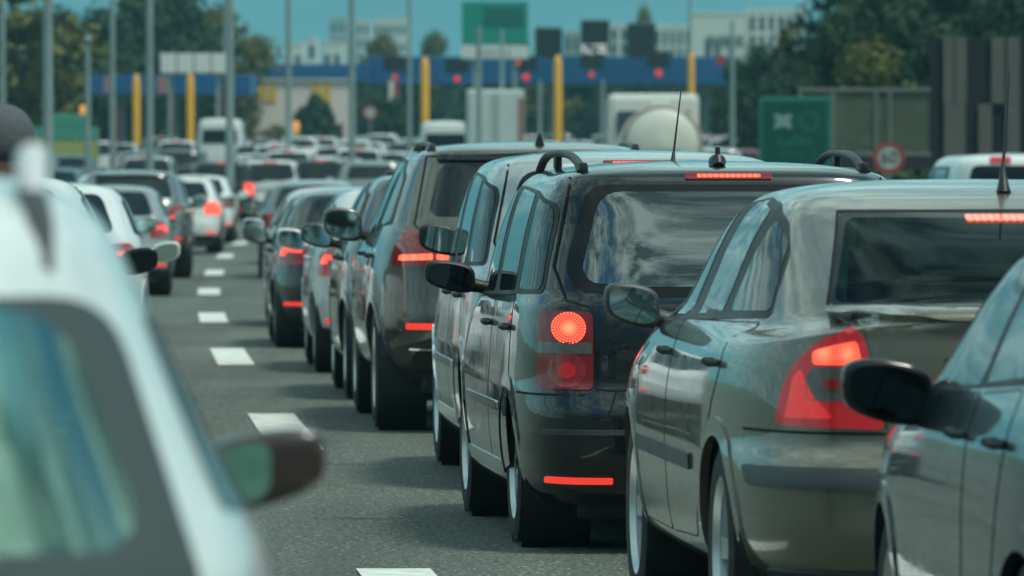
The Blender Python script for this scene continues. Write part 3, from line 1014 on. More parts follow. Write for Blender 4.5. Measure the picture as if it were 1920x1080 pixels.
SEDAN = dict(
    rows=[(.18, .26, .86, .26, 4.8, .26, 5.5, 5), (.06, .34, .95, .32, 4.95, .34, 5.5, 5), (.0, .47, .985, .44, 5.0, .5, 5.5, 5), (.0, .60, .995, .57, 5.0, .62, 5.5, 5),
          (.02, .68, 1.0, .68, 4.98, .72, 5.2, 5), (.07, .74, .998, .75, 4.95, .78, 5, 5), (.08, .86, .994, .84, 4.85, .86, 5, 5), (.09, 1.0, .980, .93, 4.55, .95, 5, 5),
          (.10, 1.09, .960, 1.01, 4.2, 1.02, 5, 5, .04), (.10, 1.130, .945, 1.05, 3.95, 1.06, 5, 5, .09), (.16, 1.150, .925, 1.08, 3.75, 1.09, 4.6, 5, .12), (.46, 1.160, .890, 1.11, 3.62, 1.13, 4.2, 5, .11),
          (.74, 1.27, .845, 1.21, 3.36, 1.25, 4.2, 5, .08), (1.02, 1.38, .795, 1.33, 3.1, 1.38, 4.4, 5, .04), (1.30, 1.475, .725, 1.45, 2.82, 1.485, 4.6, 5), (1.45, 1.515, .66, 1.505, 2.65, 1.522, 4.6, 5),
          (1.65, 1.543, .53, 1.538, 2.45, 1.548, 4.5, 5), (2.0, 1.562, .30, 1.56, 2.2, 1.563, 4.5, 5), (2.1, 1.566, .03, 1.565, 2.15, 1.566, 4.5, 5)],
    wheel_r=.36, axles=(1.03, 3.87), arch=1.12, tyre_w=.225, spokes=5,
    side_windows=[[(.98, 1.14), (1.25, 1.36), (1.50, 1.435), (1.53, 1.13)], [(1.70, 1.125), (1.68, 1.46), (2.10, 1.485), (2.26, 1.482), (2.31, 1.10)], [(2.56, 1.095), (2.50, 1.47), (2.64, 1.44), (3.36, 1.12), (3.42, 1.075)]],
    window_band=[(.95, 1.12), (1.18, 1.325), (1.40, 1.43), (1.66, 1.487), (2.10, 1.503), (2.66, 1.47), (3.45, 1.12), (3.47, 1.05)],
    rear_window=[(-.545, 1.458), (.545, 1.458), (.650, 1.164), (-.650, 1.164)], rear_clear=[(-.526, 1.440), (.526, 1.440), (.632, 1.172), (-.632, 1.172)], rear_round=.035,
    windscreen=[(-.58, 1.47), (.58, 1.47), (.72, 1.17), (-.72, 1.17)],
    doors=[[(1.42, .55), (1.62, .38), (2.44, .36), (2.44, 1.08), (1.0, 1.10), (1.02, .95)], [(2.47, .36), (3.42, .36), (3.50, .72), (3.50, 1.06), (2.47, 1.08)]],
    handle_z=.97,
    lamps=[dict(poly=[(.635, 1.108), (.74, 1.065), (.815, .98), (.843, .90), (.86, .795), (.545, .787), (.582, .96), (.605, 1.07)], mat=REDLIT, bits=[
        ('lamp_glow', [(.628, 1.065), (.685, 1.052), (.755, 1.03), (.755, .988), (.610, .988)], LAMPHOT, .0095, .012),
        ('lamp_insert', [(.602, .982), (.755, .982), (.775, .95), (.775, .875), (.582, .875)], CLEARLENS, .0095, .012),
        ('lamp_bar', [(.594, .945), (.725, .945), (.725, .912), (.588, .912)], REDLENS, .0115, .008),
        ('lamp_side_glow', [(.788, .975), (.808, .95), (.832, .82), (.70, .82), (.76, .90)], REDSOFT, .0095, .01)])],
    mirror=(3.28, 1.115, .098, .076), mirror_mat=GREYPL, mirror_color=(.1, .1, .1), mirror_glass=mat('sedan_mirror_glass', (.42, .52, .49), .02, metal=1.0),
    seats=[(2.45, .40), (2.45, -.40), (1.62, .42, -.08), (1.62, -.42, -.08)], seat_z=.55, dash_x=3.25, dash_z=1.04, mirror_in=(2.85, 1.40), shelf=(.5, 1.25, 1.13),
    seams=[('B', [(0, .70), (.40, .70), (.49, .72), (.53, .78), (.545, .82)]), ('B', [(.635, 1.11), (.655, 1.15), (.648, 1.17), (.545, 1.46), (0, 1.462)]),
           ('L', [(.16, .775), (.62, .775)]), ('B', [(.545, .775), (.93, .775)])],
    extras=[('tailgate', 'B', [(-.52, .695), (.52, .695), (.57, .96), (.61, 1.125), (-.61, 1.125), (-.57, .96)], None, .004, .006, False, .03),
            ('tailgate_lip', 'B', [(-.66, 1.125), (.66, 1.125), (.66, 1.147), (-.66, 1.147)], None, .024, .03, False, .008),
            ('high_brake_light', 'B', [(-.14, 1.428), (.14, 1.428), (.14, 1.447), (-.14, 1.447)], LEDBAR, .007, .01, False, .006),
            ('bumper_strip', 'B', [(-.93, .60), (.93, .60), (.94, .665), (-.94, .665)], GREYPL, .014, .025, False, .015),
            ('lower_bumper', 'B', [(-.84, .27), (.84, .27), (.88, .34), (-.88, .34)], GREYPL, .010, .02, False, .02),
            ('number_plate', 'B', [(-.28, .86), (.28, .86), (.28, .97), (-.28, .97)], PLATE, .006, .01, False, .008),
            ('plate_recess_shade', 'B', [(-.36, .995), (.36, .995), (.36, 1.012), (-.36, 1.012)], BLACK, .012, .02, False, .005),  # flat black strip stands for the shade inside the plate recess
            ('rubbing_strip', 'L', [(1.62, .60), (3.40, .60), (3.40, .655), (1.62, .655)], GREYPL, .012, .02, True, .012)])

SUVK = dict(
    rows=[(.22, .30, .86, .30, 4.7, .30), (.10, .42, .95, .38, 4.84, .42), (.03, .55, .985, .52, 4.88, .55), (0, .68, 1.0, .65, 4.9, .7), (.03, .80, 1.0, .80, 4.88, .85),
          (.06, .95, .995, .93, 4.8, .97), (.08, 1.1, .975, 1.05, 4.5, 1.06), (.11, 1.2, .95, 1.13, 4.0, 1.13), (.16, 1.27, .93, 1.18, 3.6, 1.19), (.36, 1.50, .83, 1.45, 2.95, 1.48),
          (.47, 1.63, .77, 1.58, 2.65, 1.62), (.50, 1.69, .71, 1.66, 2.5, 1.68), (.62, 1.722, .60, 1.712, 2.3, 1.72), (1.0, 1.745, .35, 1.742, 2.0, 1.745), (1.4, 1.755, .03, 1.754, 1.6, 1.755)],
    wheel_r=.375, axles=(.98, 3.90), arch=1.13, tyre_w=.30, spokes=5,
    side_windows=[[(.62, 1.27), (.80, 1.52), (1.10, 1.60), (1.12, 1.22)], [(1.20, 1.21), (1.18, 1.61), (2.0, 1.625), (2.02, 1.19)], [(2.10, 1.19), (2.08, 1.625), (2.42, 1.60), (3.25, 1.20), (3.25, 1.16)]],
    window_band=[(.55, 1.25), (.76, 1.54), (1.1, 1.63), (2.05, 1.65), (2.46, 1.625), (3.32, 1.20), (3.32, 1.13)],
    rear_window=[(-.58, 1.625), (.58, 1.625), (.67, 1.30), (-.67, 1.30)], windscreen=[(-.62, 1.60), (.62, 1.60), (.74, 1.24), (-.74, 1.24)],
    doors=[[(1.42, .55), (1.6, .40), (2.05, .38), (2.05, 1.17), (1.14, 1.21), (1.14, .95)], [(2.08, .38), (3.30, .38), (3.38, .75), (3.38, 1.12), (2.08, 1.17)]], handle_z=1.05,
    lamps=[dict(poly=[(.42, 1.075), (.62, 1.085), (.70, 1.21), (.80, 1.225), (.865, 1.12), (.885, 1.0), (.80, .99), (.60, 1.02), (.42, 1.025)], mat=REDLENS, bits=[
        ('lamp_glow', [(.645, 1.078), (.835, 1.068), (.84, 1.034), (.645, 1.040)], BARHOT, .010, .01), ('lamp_glow', [(.43, 1.068), (.625, 1.075), (.625, 1.040), (.43, 1.036)], BARHOT, .010, .01)])],
    mirror=(2.98, 1.23, .125, .105),
    seams=[('B', [(0, .70), (.55, .70), (.58, .80), (.60, 1.02)]), ('B', [(.60, 1.09), (.75, 1.25), (.66, 1.66), (0, 1.68)])],
    extras=[('bumper_reflector', 'B', [(.60, .625), (.80, .625), (.80, .66), (.60, .66)], GLOWDIM, .012, .02, True, .008),
            ('rear_bumper', 'B', [(-.86, .36), (.86, .36), (.90, .50), (.72, .55), (.58, .60), (-.58, .60), (-.72, .55), (-.90, .50)], BLACK, .014, .02, False, .03),
            ('exhaust_tip', 'B', [(.52, .40), (.74, .40), (.76, .51), (.52, .51)], GLOSSBLACK, .028, .04, True, .03),
            ('exhaust_tip', 'B', [(.515, .51), (.765, .51), (.765, .52), (.515, .52)], CHROME, .034, .03, True, .003),
            ('number_plate', 'B', [(-.26, .86), (.26, .86), (.26, .97), (-.26, .97)], PLATE, .006, .01, False, .008),
            ('roof_spoiler', 'B', [(-.60, 1.63), (.60, 1.63), (.58, 1.665), (-.58, 1.665)], GLOSSBLACK, .02, .04, False, .01)])

NEAR = dict(
    rows=[(.2, .25, .8, .25, 4.3, .25), (.06, .4, .89, .36, 4.4, .4), (0, .6, .92, .55, 4.45, .6), (.02, .8, .925, .78, 4.4, .8), (.06, 1.0, .91, .98, 4.1, .98), (.09, 1.12, .885, 1.1, 3.6, 1.07),
          (.12, 1.17, .866, 1.15, 3.4, 1.14), (.2, 1.32, .79, 1.29, 3.0, 1.29), (.3, 1.48, .715, 1.46, 2.6, 1.46), (.36, 1.565, .672, 1.56, 2.4, 1.56), (.46, 1.612, .63, 1.607, 2.25, 1.605),
          (.7, 1.645, .54, 1.642, 2.1, 1.643), (1.0, 1.66, .33, 1.659, 1.9, 1.66), (1.3, 1.666, .03, 1.666, 1.5, 1.666)],
    wheel_r=.34, axles=(.9, 3.5), arch=1.13, white=True,
    side_windows=[[(.55, 1.20), (.72, 1.46), (1.75, 1.51), (1.78, 1.16)], [(1.86, 1.16), (1.83, 1.51), (2.2, 1.49), (3.0, 1.16)]],
    rear_window=[(-.655, 1.49), (.655, 1.49), (.79, 1.06), (-.79, 1.06)], frit=FRITN, rear_clear=[(-.59, 1.475), (.59, 1.475), (.705, 1.165), (-.705, 1.165)], windscreen=[(-.58, 1.5), (.58, 1.5), (.7, 1.2), (-.7, 1.2)],
    doors=[[(1.3, .55), (1.5, .38), (1.80, .36), (1.80, 1.13), (1.1, 1.15)], [(1.83, .36), (3.0, .36), (3.1, .75), (3.1, 1.12), (1.83, 1.13)]], handle_z=1.0,
    lamps=[dict(poly=[(.66, 1.10), (.84, 1.08), (.87, .85), (.70, .83)])], mirror=(2.62, 1.185, .125, .085), glass=GLASSN,
    extras=[('number_plate', 'B', [(-.26, .70), (.26, .70), (.26, .81), (-.26, .81)], PLATE, .006, .01, False, .008)])

HATCH = dict(
    rows=[(.15, .2, .76, .2, 4.02, .2), (.05, .3, .85, .27, 4.15, .3), (.0, .45, .875, .42, 4.2, .45), (.0, .58, .88, .55, 4.2, .58), (.03, .68, .88, .68, 4.16, .7), (.06, .8, .875, .8, 4.0, .82),
          (.08, .92, .862, .9, 3.7, .9), (.12, 1.0, .845, .96, 3.3, .97), (.17, 1.05, .83, 1.0, 3.1, 1.02), (.42, 1.28, .73, 1.24, 2.6, 1.27), (.55, 1.39, .66, 1.36, 2.3, 1.385), (.60, 1.43, .6, 1.42, 2.15, 1.425),
          (.75, 1.46, .48, 1.455, 2.0, 1.455), (1.1, 1.475, .28, 1.475, 1.75, 1.475), (1.35, 1.48, .03, 1.48, 1.5, 1.48)],
    wheel_r=.315, axles=(.75, 3.28), arch=1.14, tyre_w=.21,
    side_windows=[[(.62, 1.09), (.80, 1.31), (1.55, 1.375), (1.58, 1.04)], [(1.66, 1.03), (1.62, 1.375), (2.02, 1.355), (2.78, 1.03), (2.78, 1.0)]],
    window_band=[(.55, 1.07), (.76, 1.33), (1.6, 1.40), (2.06, 1.38), (2.86, 1.03), (2.86, .975)],
    rear_window=[(-.50, 1.385), (.50, 1.385), (.61, 1.075), (-.61, 1.075)], windscreen=[(-.52, 1.37), (.52, 1.37), (.66, 1.05), (-.66, 1.05)],
    doors=[[(1.15, .5), (1.3, .34), (1.60, .32), (1.60, 1.01), (.95, 1.04)], [(1.63, .32), (2.75, .32), (2.84, .65), (2.84, .97), (1.63, 1.01)]], handle_z=.90,
    lamps=[dict(poly=[(.56, .98), (.72, 1.0), (.80, .92), (.825, .77), (.58, .78)], mat=REDLENS, bits=[('lamp_glow', [(.60, .925), (.77, .935), (.79, .86), (.745, .865), (.735, .90), (.60, .89)], GLOW, .010, .01)])],
    mirror=(2.52, 1.04, .115, .085),
    extras=[('number_plate', 'B', [(-.26, .66), (.26, .66), (.26, .77), (-.26, .77)], PLATE, .006, .01, False, .008),
            ('high_brake_light', 'B', [(-.15, 1.405), (.15, 1.405), (.15, 1.42), (-.15, 1.42)], REDLENS, .006, .01, False, .004),
            ('bumper_reflector', 'B', [(.55, .40), (.76, .40), (.76, .43), (.55, .43)], GLOWDIM, .012, .02, True, .008),
            ('rear_bumper', 'B', [(-.78, .24), (.78, .24), (.80, .36), (-.80, .36)], BLACK, .010, .02, False, .02)])

VANK = dict(
    rows=[(.1, .3, .9, .3, 5.4, .3, 9, 5), (0, .45, .98, .45, 5.5, .5, 9, 5), (0, .9, .99, .9, 5.45, .85, 9, 5), (.02, 1.2, .99, 1.2, 5.2, 1.1, 9, 5), (.04, 1.5, .97, 1.5, 4.7, 1.3, 9, 5),
          (.07, 2.15, .92, 2.15, 4.0, 2.1, 8, 5), (.1, 2.38, .86, 2.38, 3.7, 2.35, 8, 5), (.2, 2.47, .7, 2.47, 3.4, 2.47, 7, 5), (.8, 2.5, .3, 2.5, 3.0, 2.5, 6, 5), (1.8, 2.52, .03, 2.52, 2.2, 2.52)],
    wheel_r=.35, axles=(1.1, 4.5), arch=1.14, white=True,
    side_windows=[[(3.7, 1.45), (3.6, 2.05), (4.0, 2.0), (4.5, 1.42)]], rear_window=[(-.70, 2.05), (.70, 2.05), (.74, 1.45), (-.74, 1.45)], windscreen=[(-.7, 2.0), (.7, 2.0), (.8, 1.45), (-.8, 1.45)],
    doors=[[(3.55, .5), (4.3, .5), (4.55, 1.0), (4.55, 1.4), (3.55, 1.4)]], handle_z=1.15,
    lamps=[dict(poly=[(.82, 1.2), (.95, 1.2), (.95, .85), (.82, .85)])], mirror=(4.35, 1.6, .12, .16),
    seams=[('B', [(0.01, .5), (.01, 2.3)])],
    extras=[('number_plate', 'B', [(-.26, .6), (.26, .6), (.26, .71), (-.26, .71)], PLATE, .006, .01, False, .008), ('rear_bumper', 'B', [(-.95, .36), (.95, .36), (.95, .52), (-.95, .52)], BLACK, .03, .03, False, .03)])


def estate(**k):
    d = dict(HATCH); d.update(k); return d


G_OUR = 'cars queueing in the lane with the sedan and minivan'
G_LEFT = 'cars queueing in the lane left of the broken line'
G_FAR = 'distant cars before the toll gates'


def tube_part(name, pts, rad, m, root, n=10, sx=1.0):
    return MB().tube(pts, rad, n, True, sx).build(name, m, root, 50)


def antenna(root, sh, x, y, lean, length, kind='whip'):
    h = sh.hit('T', x, y)
    z = h[0].z
    mb = MB()
    if kind == 'whip':
        mb.tube([(x - .02, y, z - .004), (x - .015, y, z + .02), (x, y, z + .06), (x + .012, y + lean * .1, z + .10)], [.026, .019, .011, .006], 10)
        mb.tube([(x + .012, y + lean * .1, z + .095), (x + .02 + length * .25, y + lean, z + .10 + length)], [.0058, .003], 8)
    elif kind == 'stub':
        mb.tube([(x - .05, y, z - .004), (x - .03, y, z + .014), (x + .05, y, z + .014), (x + .07, y, z - .004)], [.024, .034, .034, .024], 12)
        mb.tube([(x - .02, y, z + .01), (x - .01, y, z + .075)], [.014, .011], 10)
    else:
        mb.add([(x - .07, y - .03, z - .003), (x - .07, y + .03, z - .003), (x + .11, y + .02, z - .003), (x + .11, y - .02, z - .003), (x - .06, y - .006, z + .068), (x - .06, y + .006, z + .068), (x - .02, y + .004, z + .06), (x - .02, y - .004, z + .06)],
               [(0, 1, 5, 4), (1, 2, 6, 5), (2, 3, 7, 6), (3, 0, 4, 7), (4, 5, 6, 7)])
    return mb.build('antenna', AERIAL, root, 40, fix=True)


def roof_rails(root, sh, x0, x1, y0, y1, hgt, m, rad=.02):
    for s in (1, -1):
        mb = MB()
        pts = []
        for k in range(15):
            t = k / 14
            x = x0 + (x1 - x0) * t; y = s * (y0 + (y1 - y0) * t)
            z = sh.hit('T', x, y)[0].z
            lift = hgt * (1 - abs(2 * t - 1) ** 3.0)
            pts.append((x, y, z - .012 + lift))
        mb.tube(pts, [rad * 1.5] + [rad] * 13 + [rad * 1.5], 10, True, 1.2)
        for t in (.0, .5, 1.0):
            x = x0 + (x1 - x0) * t; y = s * (y0 + (y1 - y0) * t)
            z = sh.hit('T', x, y)[0].z
            if t == .5:
                mb.box((x, y, z + hgt * .45), (.11, rad * 1.8, hgt * .95), bevel=.012)
            else:
                mb.box((x + (.05 if t == 0 else -.05), y, z + .012), (.16, rad * 2.2, .05), bevel=.015)
        mb.build('roof_rail', m, root, 50)


# --- our queue, nearest first
blue_car, sh = build_car('hatchback', 'dark blue grey car cut by the lower right corner with a black mirror', 'car', HATCH, 2.185, 17.3, -.078, (.014, .028, .040), G_OUR, 3,
                         mirror_mat=GLOSSBLACK, mirror_glass=DARKMIRROR, mirror=(2.62, .985, .125, .088), mirror_y=.945, scale=(1.02, 1.0, 1.0))

sedan, sh = build_car('sedan', 'beige grey liftback sedan with a lit brake lamp, tail towards us at right', 'car', SEDAN, 1.72, 22.45, -.080, (.165, .15, .115), G_OUR, 3, see_through=True)
antenna(sedan, sh, 1.52, -.035, -.035, .30)

van, sh = build_car('minivan', 'black minivan with arched roof rails and round lit brake lamps', 'minivan', VAN, .940, 30.1, -.084, (.005, .007, .008), G_OUR, 3, see_through=True)
roof_rails(van, sh, .48, 2.55, .60, .63, .082, BLACK, .017)
antenna(van, sh, 2.95 - .62, .02, -.045, .27)
antenna(van, sh, .55, .02, 0, .1, 'stub')

silver, sh = build_car('people_carrier', 'silver people carrier ahead of the black minivan', 'car', VAN, .655, 35.75, -.066, (.42, .45, .44), G_OUR, 3,
                       scale=(.95, .98, 1.03), mirror_mat=BLACK, mirror_glass=MIRROR, mirror=(3.0, 1.185, .105, .08), lip=CHROME, lamps=[dict(poly=[(.62, 1.0), (.80, 1.0), (.855, .75), (.66, .72)])])
suv, sh = build_car('suv', 'dark brown SUV with bar shaped lit brake lamps behind the silver carrier', 'car', SUVK, .18, 43.1, -.062, (.10, .095, .082), G_OUR, 3)
antenna(suv, sh, .75, -.03, 0, .1, 'fin')
roof_rails(suv, sh, .75, 2.6, .62, .64, .045, GREYPL, .018)

dark_hatch, sh = build_car('hatchback', 'black hatchback with hooked red lamp just ahead of the brown SUV', 'car', HATCH, -.27, 49.1, -.058, (.025, .03, .033), G_OUR, 2, scale=(.98, 1.0, 1.06))
roof_rails(dark_hatch, sh, .8, 1.9, .48, .5, .035, GREYPL, .015)
white_hatch, sh = build_car('hatchback', 'white hatchback ahead of the black hatchback, mostly hidden', 'car', HATCH, -.68, 55.9, -.055, (.62, .65, .64), G_OUR, 2, scale=(.98, .99, .98), white=True, band_mat=FRIT)
dark_two, sh = build_car('hatchback', 'black hatchback with dark rear glass beside the broken line ahead of white hatchback', 'car', HATCH, -1.27, 64.3, -.053, (.03, .034, .034), G_OUR, 2, scale=(.98, .99, .955))
pale_nine, sh = build_car('hatchback', 'pale silver car with a whitish roof beyond the black hatchback', 'car', HATCH, -1.62, 73.6, -.049, (.5, .53, .52), G_OUR, 2, scale=(1.02, 1.0, .97), white=True)
P_HATCH = dark_two

# --- left queue
near_white, sh = build_car('suv', 'white car filling the lower left corner, out of focus', 'car', NEAR, -1.14, 8.72, -.070, (.62, .68, .66), G_LEFT, 3, scale=(1, 1, .97), mirror=(2.62, 1.165, .10, .060), mirror_y=.93, mirror_inner=True, mirror_glass=GREENMIRROR, see_through=True,
                           seats=[(2.0, .4), (2.0, -.4), (1.2, .4, -.05), (1.2, -.4, -.05)], seat_z=.5, dash_x=2.9, dash_z=1.0, mirror_in=(2.5, 1.38),
                           mirror_mat=mat('brown_mirror_shell', (.035, .022, .02), .3, coat=.5))
fz = lambda x, y: sh.hit('T', x, y)[0].z
nb = MB().tube([(.44, -.575, fz(.44, -.575) - .012), (.50, -.57, fz(.50, -.57) + .004), (.58, -.562, fz(.58, -.562) + .008), (.68, -.555, fz(.68, -.555) + .004)], [.012, .018, .02, .016], 12).build('antenna', GREYPL, near_white, 60)
MB().tube([(.56, -.565, fz(.56, -.565) - .004), (.62, -.56, fz(.62, -.56) + .058), (.68, -.556, fz(.68, -.556) + .046), (.80, -.55, fz(.80, -.55) - .006)], [.014, .021, .019, .008], 12).build('fin', WPAINT, nb, 60, (.6, .62, .62))
L2, sh = build_car('hatchback', 'white car with a black right mirror just ahead of the blurred white one', 'car', HATCH, -3.29, 43.4, -.058, (.66, .70, .69), G_LEFT, 2, white=True, mirror_mat=GLOSSBLACK, mirror_glass=DARKMIRROR, mirror=(2.52, .945, .12, .085), scale=(1.04, 1.03, 1.05))
L2b, sh = build_car('hatchback', 'white hatchback with a pale right mirror second ahead of the blurred white car', 'car', HATCH, -3.76, 57.0, -.054, (.64, .68, .67), G_LEFT, 2, white=True, mirror=(2.52, .90, .115, .085))
L2c, sh = build_car('hatchback', 'silver grey hatchback third ahead of the blurred white car', 'car', HATCH, -4.62, 71.5, -.05, (.3, .33, .33), G_LEFT, 2)
L3, sh = build_car('hatchback', 'pale grey hatchback with a black rear window left of the broken line', 'car', HATCH, -5.30, 94.0, -.042, (.34, .37, .36), G_LEFT, 2, scale=(1, 1, .98))
L4, sh = build_car('suv', 'grey SUV with a red lamp and wide dark rear window in the left queue', 'car', SUVK, -5.85, 110.5, -.037, (.20, .22, .21), G_LEFT, 2, lamps=[dict(poly=[(.55, 1.1), (.80, 1.2), (.9, 1.05), (.86, .92), (.55, .95)], bits=[('lamp_glow', [(.62, 1.02), (.8, 1.02), (.8, .95), (.62, .95)], GLOW, .01, .01)])], scale=(1, .95, .95))

# --- lane on the right
white_mpv, sh = build_car('passenger_van', 'white van with dark rear glass and a red roof lamp at the right edge', 'van', VANK, 5.75, 80.0, -.05, (.66, .70, .69), None, 2, scale=(.85, .90, .72),
                          rear_window=[(-.70, 2.32), (.70, 2.32), (.80, 1.6), (-.80, 1.6)], side_windows=[[(1.0, 1.6), (1.0, 2.25), (2.4, 2.25), (2.4, 1.6)], [(2.6, 1.6), (2.6, 2.25), (3.4, 2.2), (3.9, 1.6)]],
                          window_band=[(.9, 1.55), (.9, 2.3), (3.5, 2.28), (4.1, 1.52)],
                          extras=[('high_brake_light', 'B', [(.22, 2.36), (.48, 2.36), (.48, 2.44), (.22, 2.44)], REDLIT, .01, .02, False, .01), ('number_plate', 'B', [(-.26, .8), (.26, .8), (.26, .95), (-.26, .95)], PLATE, .006, .01, False, .008)])

# --- the blurred cars further on: prototypes with few faces, then copies
protos = {}


def far_car(kind, px, D, color, label, m=None, lit=False, group=G_FAR):
    key = (kind, lit)
    X = (px - 960) / F * D
    m = slope(D) if m is None else m
    cat = {'hatch': 'car', 'suv': 'car', 'van': 'van', 'carrier': 'car'}[kind]
    nm = {'hatch': 'hatchback', 'suv': 'suv', 'van': 'panel_van', 'carrier': 'people_carrier'}[kind]
    spec = {'hatch': HATCH, 'suv': SUVK, 'van': VANK, 'carrier': VAN}[kind]
    if key not in protos:
        ov = {}
        lp = {'hatch': [(.52, 1.0), (.74, 1.0), (.82, .90), (.82, .76), (.52, .78)], 'suv': [(.5, 1.12), (.8, 1.2), (.88, 1.05), (.5, 1.0)], 'van': [(.80, 1.25), (.96, 1.25), (.96, .8), (.80, .8)], 'carrier': [(.62, 1.02), (.86, 1.02), (.86, .72), (.62, .72)]}[kind]
        ov['lamps'] = [dict(poly=lp, mat=GLOW if lit else REDLENS, bits=[])]
        ov['white'] = True
        ov['see_through'] = False
        ov.pop('rear_clear', None)
        if 'rear_clear' in spec:
            spec = dict(spec); spec.pop('rear_clear')
        r, _ = build_car(nm, label, cat, spec, X, D, m, color, group, 1, **ov)
        protos[key] = r
        return r
    return copy_car(protos[key], nm, label, X, D, m, color, cat, group)


W = (.66, .70, .68); BK = (.02, .024, .026); GR = (.2, .23, .23); SV = (.40, .44, .43); BL = (.05, .10, .14); RD = (.22, .03, .03)
FAR = [
    ('hatch', 588, 111.0, (.09, .12, .13), 'slate grey hatchback hugging the broken line far up the sedan queue', False),
    ('hatch', 590, 126, SV, 'silver car in front of the slate grey hatchback', False),
    ('carrier', 600, 205, BK, 'black car with a wide red light bar under its rear glass', True),
    ('suv', 700, 176, (.17, .21, .21), 'grey car with sloping tailgate above the black hatchback roof', False),
    ('hatch', 333, 140, W, 'white car with an orange lamp just past the grey SUV', True),
    ('hatch', 368, 158, W, 'second white car past the grey SUV in the left queue', False),
    ('carrier', 415, 196, BK, 'dark car with two glowing red lamps in the left queue bend', True),
    ('hatch', 442, 225, GR, 'grey car at the inner edge of the left queue bend', True),
    ('carrier', 505, 200, W, 'small white car with one pink red lamp between the two queues', True),
    ('carrier', 515, 262, W, 'white carrier with a dark rear window between the queues', False),
    ('hatch', 200, 165, W, 'white car with a bright headlamp glint above the grey hatchback', False),
    ('suv', 332, 225, BK, 'black car with a single red light left of the white delivery van', False),
    ('hatch', 100, 190, BL, 'bluish car row left of the grey pole, nearest one', False),
    ('hatch', 60, 230, (.12, .16, .18), 'slate car behind the person in the cap', False),
    ('hatch', 130, 235, BL, 'blue grey car beyond the white headlamp car', False),
    ('hatch', 255, 250, GR, 'grey car by the foot of the thin yellow post', False),
    ('carrier', 275, 215, SV, 'silver car below the leftmost yellow posts', False),
    ('hatch', 470, 290, GR, 'grey car before the pale toll office wall', False),
    ('hatch', 495, 330, BK, 'black car before the pale toll office wall', False),
    ('suv', 560, 300, SV, 'silver car with a rosy lamp under the round dark bush', True),
    ('hatch', 620, 280, W, 'white car just right of the round dark bush', False),
    ('carrier', 660, 290, W, 'white carrier left of the far red ring sign', False),
    ('hatch', 650, 340, GR, 'grey car below the far red ring sign', True),
    ('suv', 715, 330, SV, 'silver SUV with a dim red lamp below the low dark tree', True),
    ('hatch', 755, 300, BK, 'black car with a red lamp under the middle yellow post', True),
    ('hatch', 735, 250, W, 'white car above the black hatchback with hooked lamp', False),
    ('carrier', 800, 230, SV, 'silver carrier left of the brown SUV roof', True),
    ('van', 835, 262, W, 'white van with a raised roof beside the box lorry', False),
    ('hatch', 880, 250, BL, 'blue grey car at the left rear corner of the box lorry', False),
    ('carrier', 1015, 285, W, 'white car right of the box lorry', True),
    ('hatch', 1058, 240, W, 'white car before the middle right yellow post', True),
    ('suv', 1045, 330, BK, 'black car with a red lamp at the foot of the middle right yellow post', True),
    ('carrier', 1100, 250, (.42, .46, .46), 'pale grey carrier left of the tanker', True),
    ('hatch', 1122, 300, BK, 'black car tucked close to the tanker left side', False),
    ('suv', 1345, 230, SV, 'silver SUV just right of the tanker', True),
    ('carrier', 1362, 300, W, 'white carrier behind the silver SUV right of the tanker', False),
    ('hatch', 1395, 260, RD, 'dark red car left of the green road sign', False),
    ('carrier', 1335, 330, W, 'white carrier beyond the tanker nose', False),
    ('hatch', 1385, 200, (.10, .11, .11), 'charcoal car partly behind the green road sign', False),
    ('carrier', 300, 320, W, 'white carrier beyond the leftmost yellow posts', False),
    ('hatch', 690, 380, W, 'small white car at the toll gate by the striped post', False),
    ('hatch', 585, 380, GR, 'small grey car at the toll gate by the office', False),
]

FAR += [
    ('carrier', 175, 285, W, 'white carrier beyond the headlamp car at far left', False),
    ('hatch', 225, 300, SV, 'silver car just left of the leftmost yellow post', False),
    ('hatch', 480, 240, W, 'white car inside the bend of the left queue', True),
    ('carrier', 540, 235, W, 'white carrier between the left queue bend and the red bar car', False),
    ('hatch', 525, 310, W, 'small white car before the right half of the toll office', False),
    ('carrier', 600, 320, W, 'small white carrier straight above the red bar car', True),
    ('hatch', 640, 225, SV, 'silver car right behind the red bar car', False),
    ('carrier', 672, 245, W, 'white carrier with its rear glass above the grey sloping tailgate car', False),
    ('hatch', 690, 310, W, 'white car straight below the far red ring sign pole', True),
    ('hatch', 775, 340, W, 'white car at the foot of the middle yellow post', True),
    ('carrier', 815, 310, W, 'white carrier just beyond the white van with raised roof', False),
    ('hatch', 860, 320, W, 'small white car at the left edge of the box lorry', False),
    ('hatch', 990, 230, W, 'white car at the right rear corner of the box lorry', True),
    ('carrier', 1010, 345, W, 'small white carrier behind the right side of the box lorry', False),
    ('hatch', 1085, 320, W, 'small white car between middle right post and tanker', True),
    ('carrier', 1140, 350, SV, 'small silver carrier peeping left of the tanker cab', False),
    ('hatch', 1330, 270, W, 'white car close against the tanker right side', True),
    ('carrier', 1375, 345, W, 'small white carrier by the grey pole right of the tanker', False),
    ('hatch', 1405, 310, W, 'small white car at the left edge of the green road sign', False),
    ('carrier', 330, 290, W, 'white carrier beside the white delivery van', True),
    ('hatch', 440, 330, W, 'small white car right of the white delivery van', False),
]
for k, px, D, c, lab, lit in FAR:
    far_car(k, px, D, c, lab, None, lit)
far_car('van', 412, 300, W, 'white delivery van standing tall in the left queue', None, False, None)
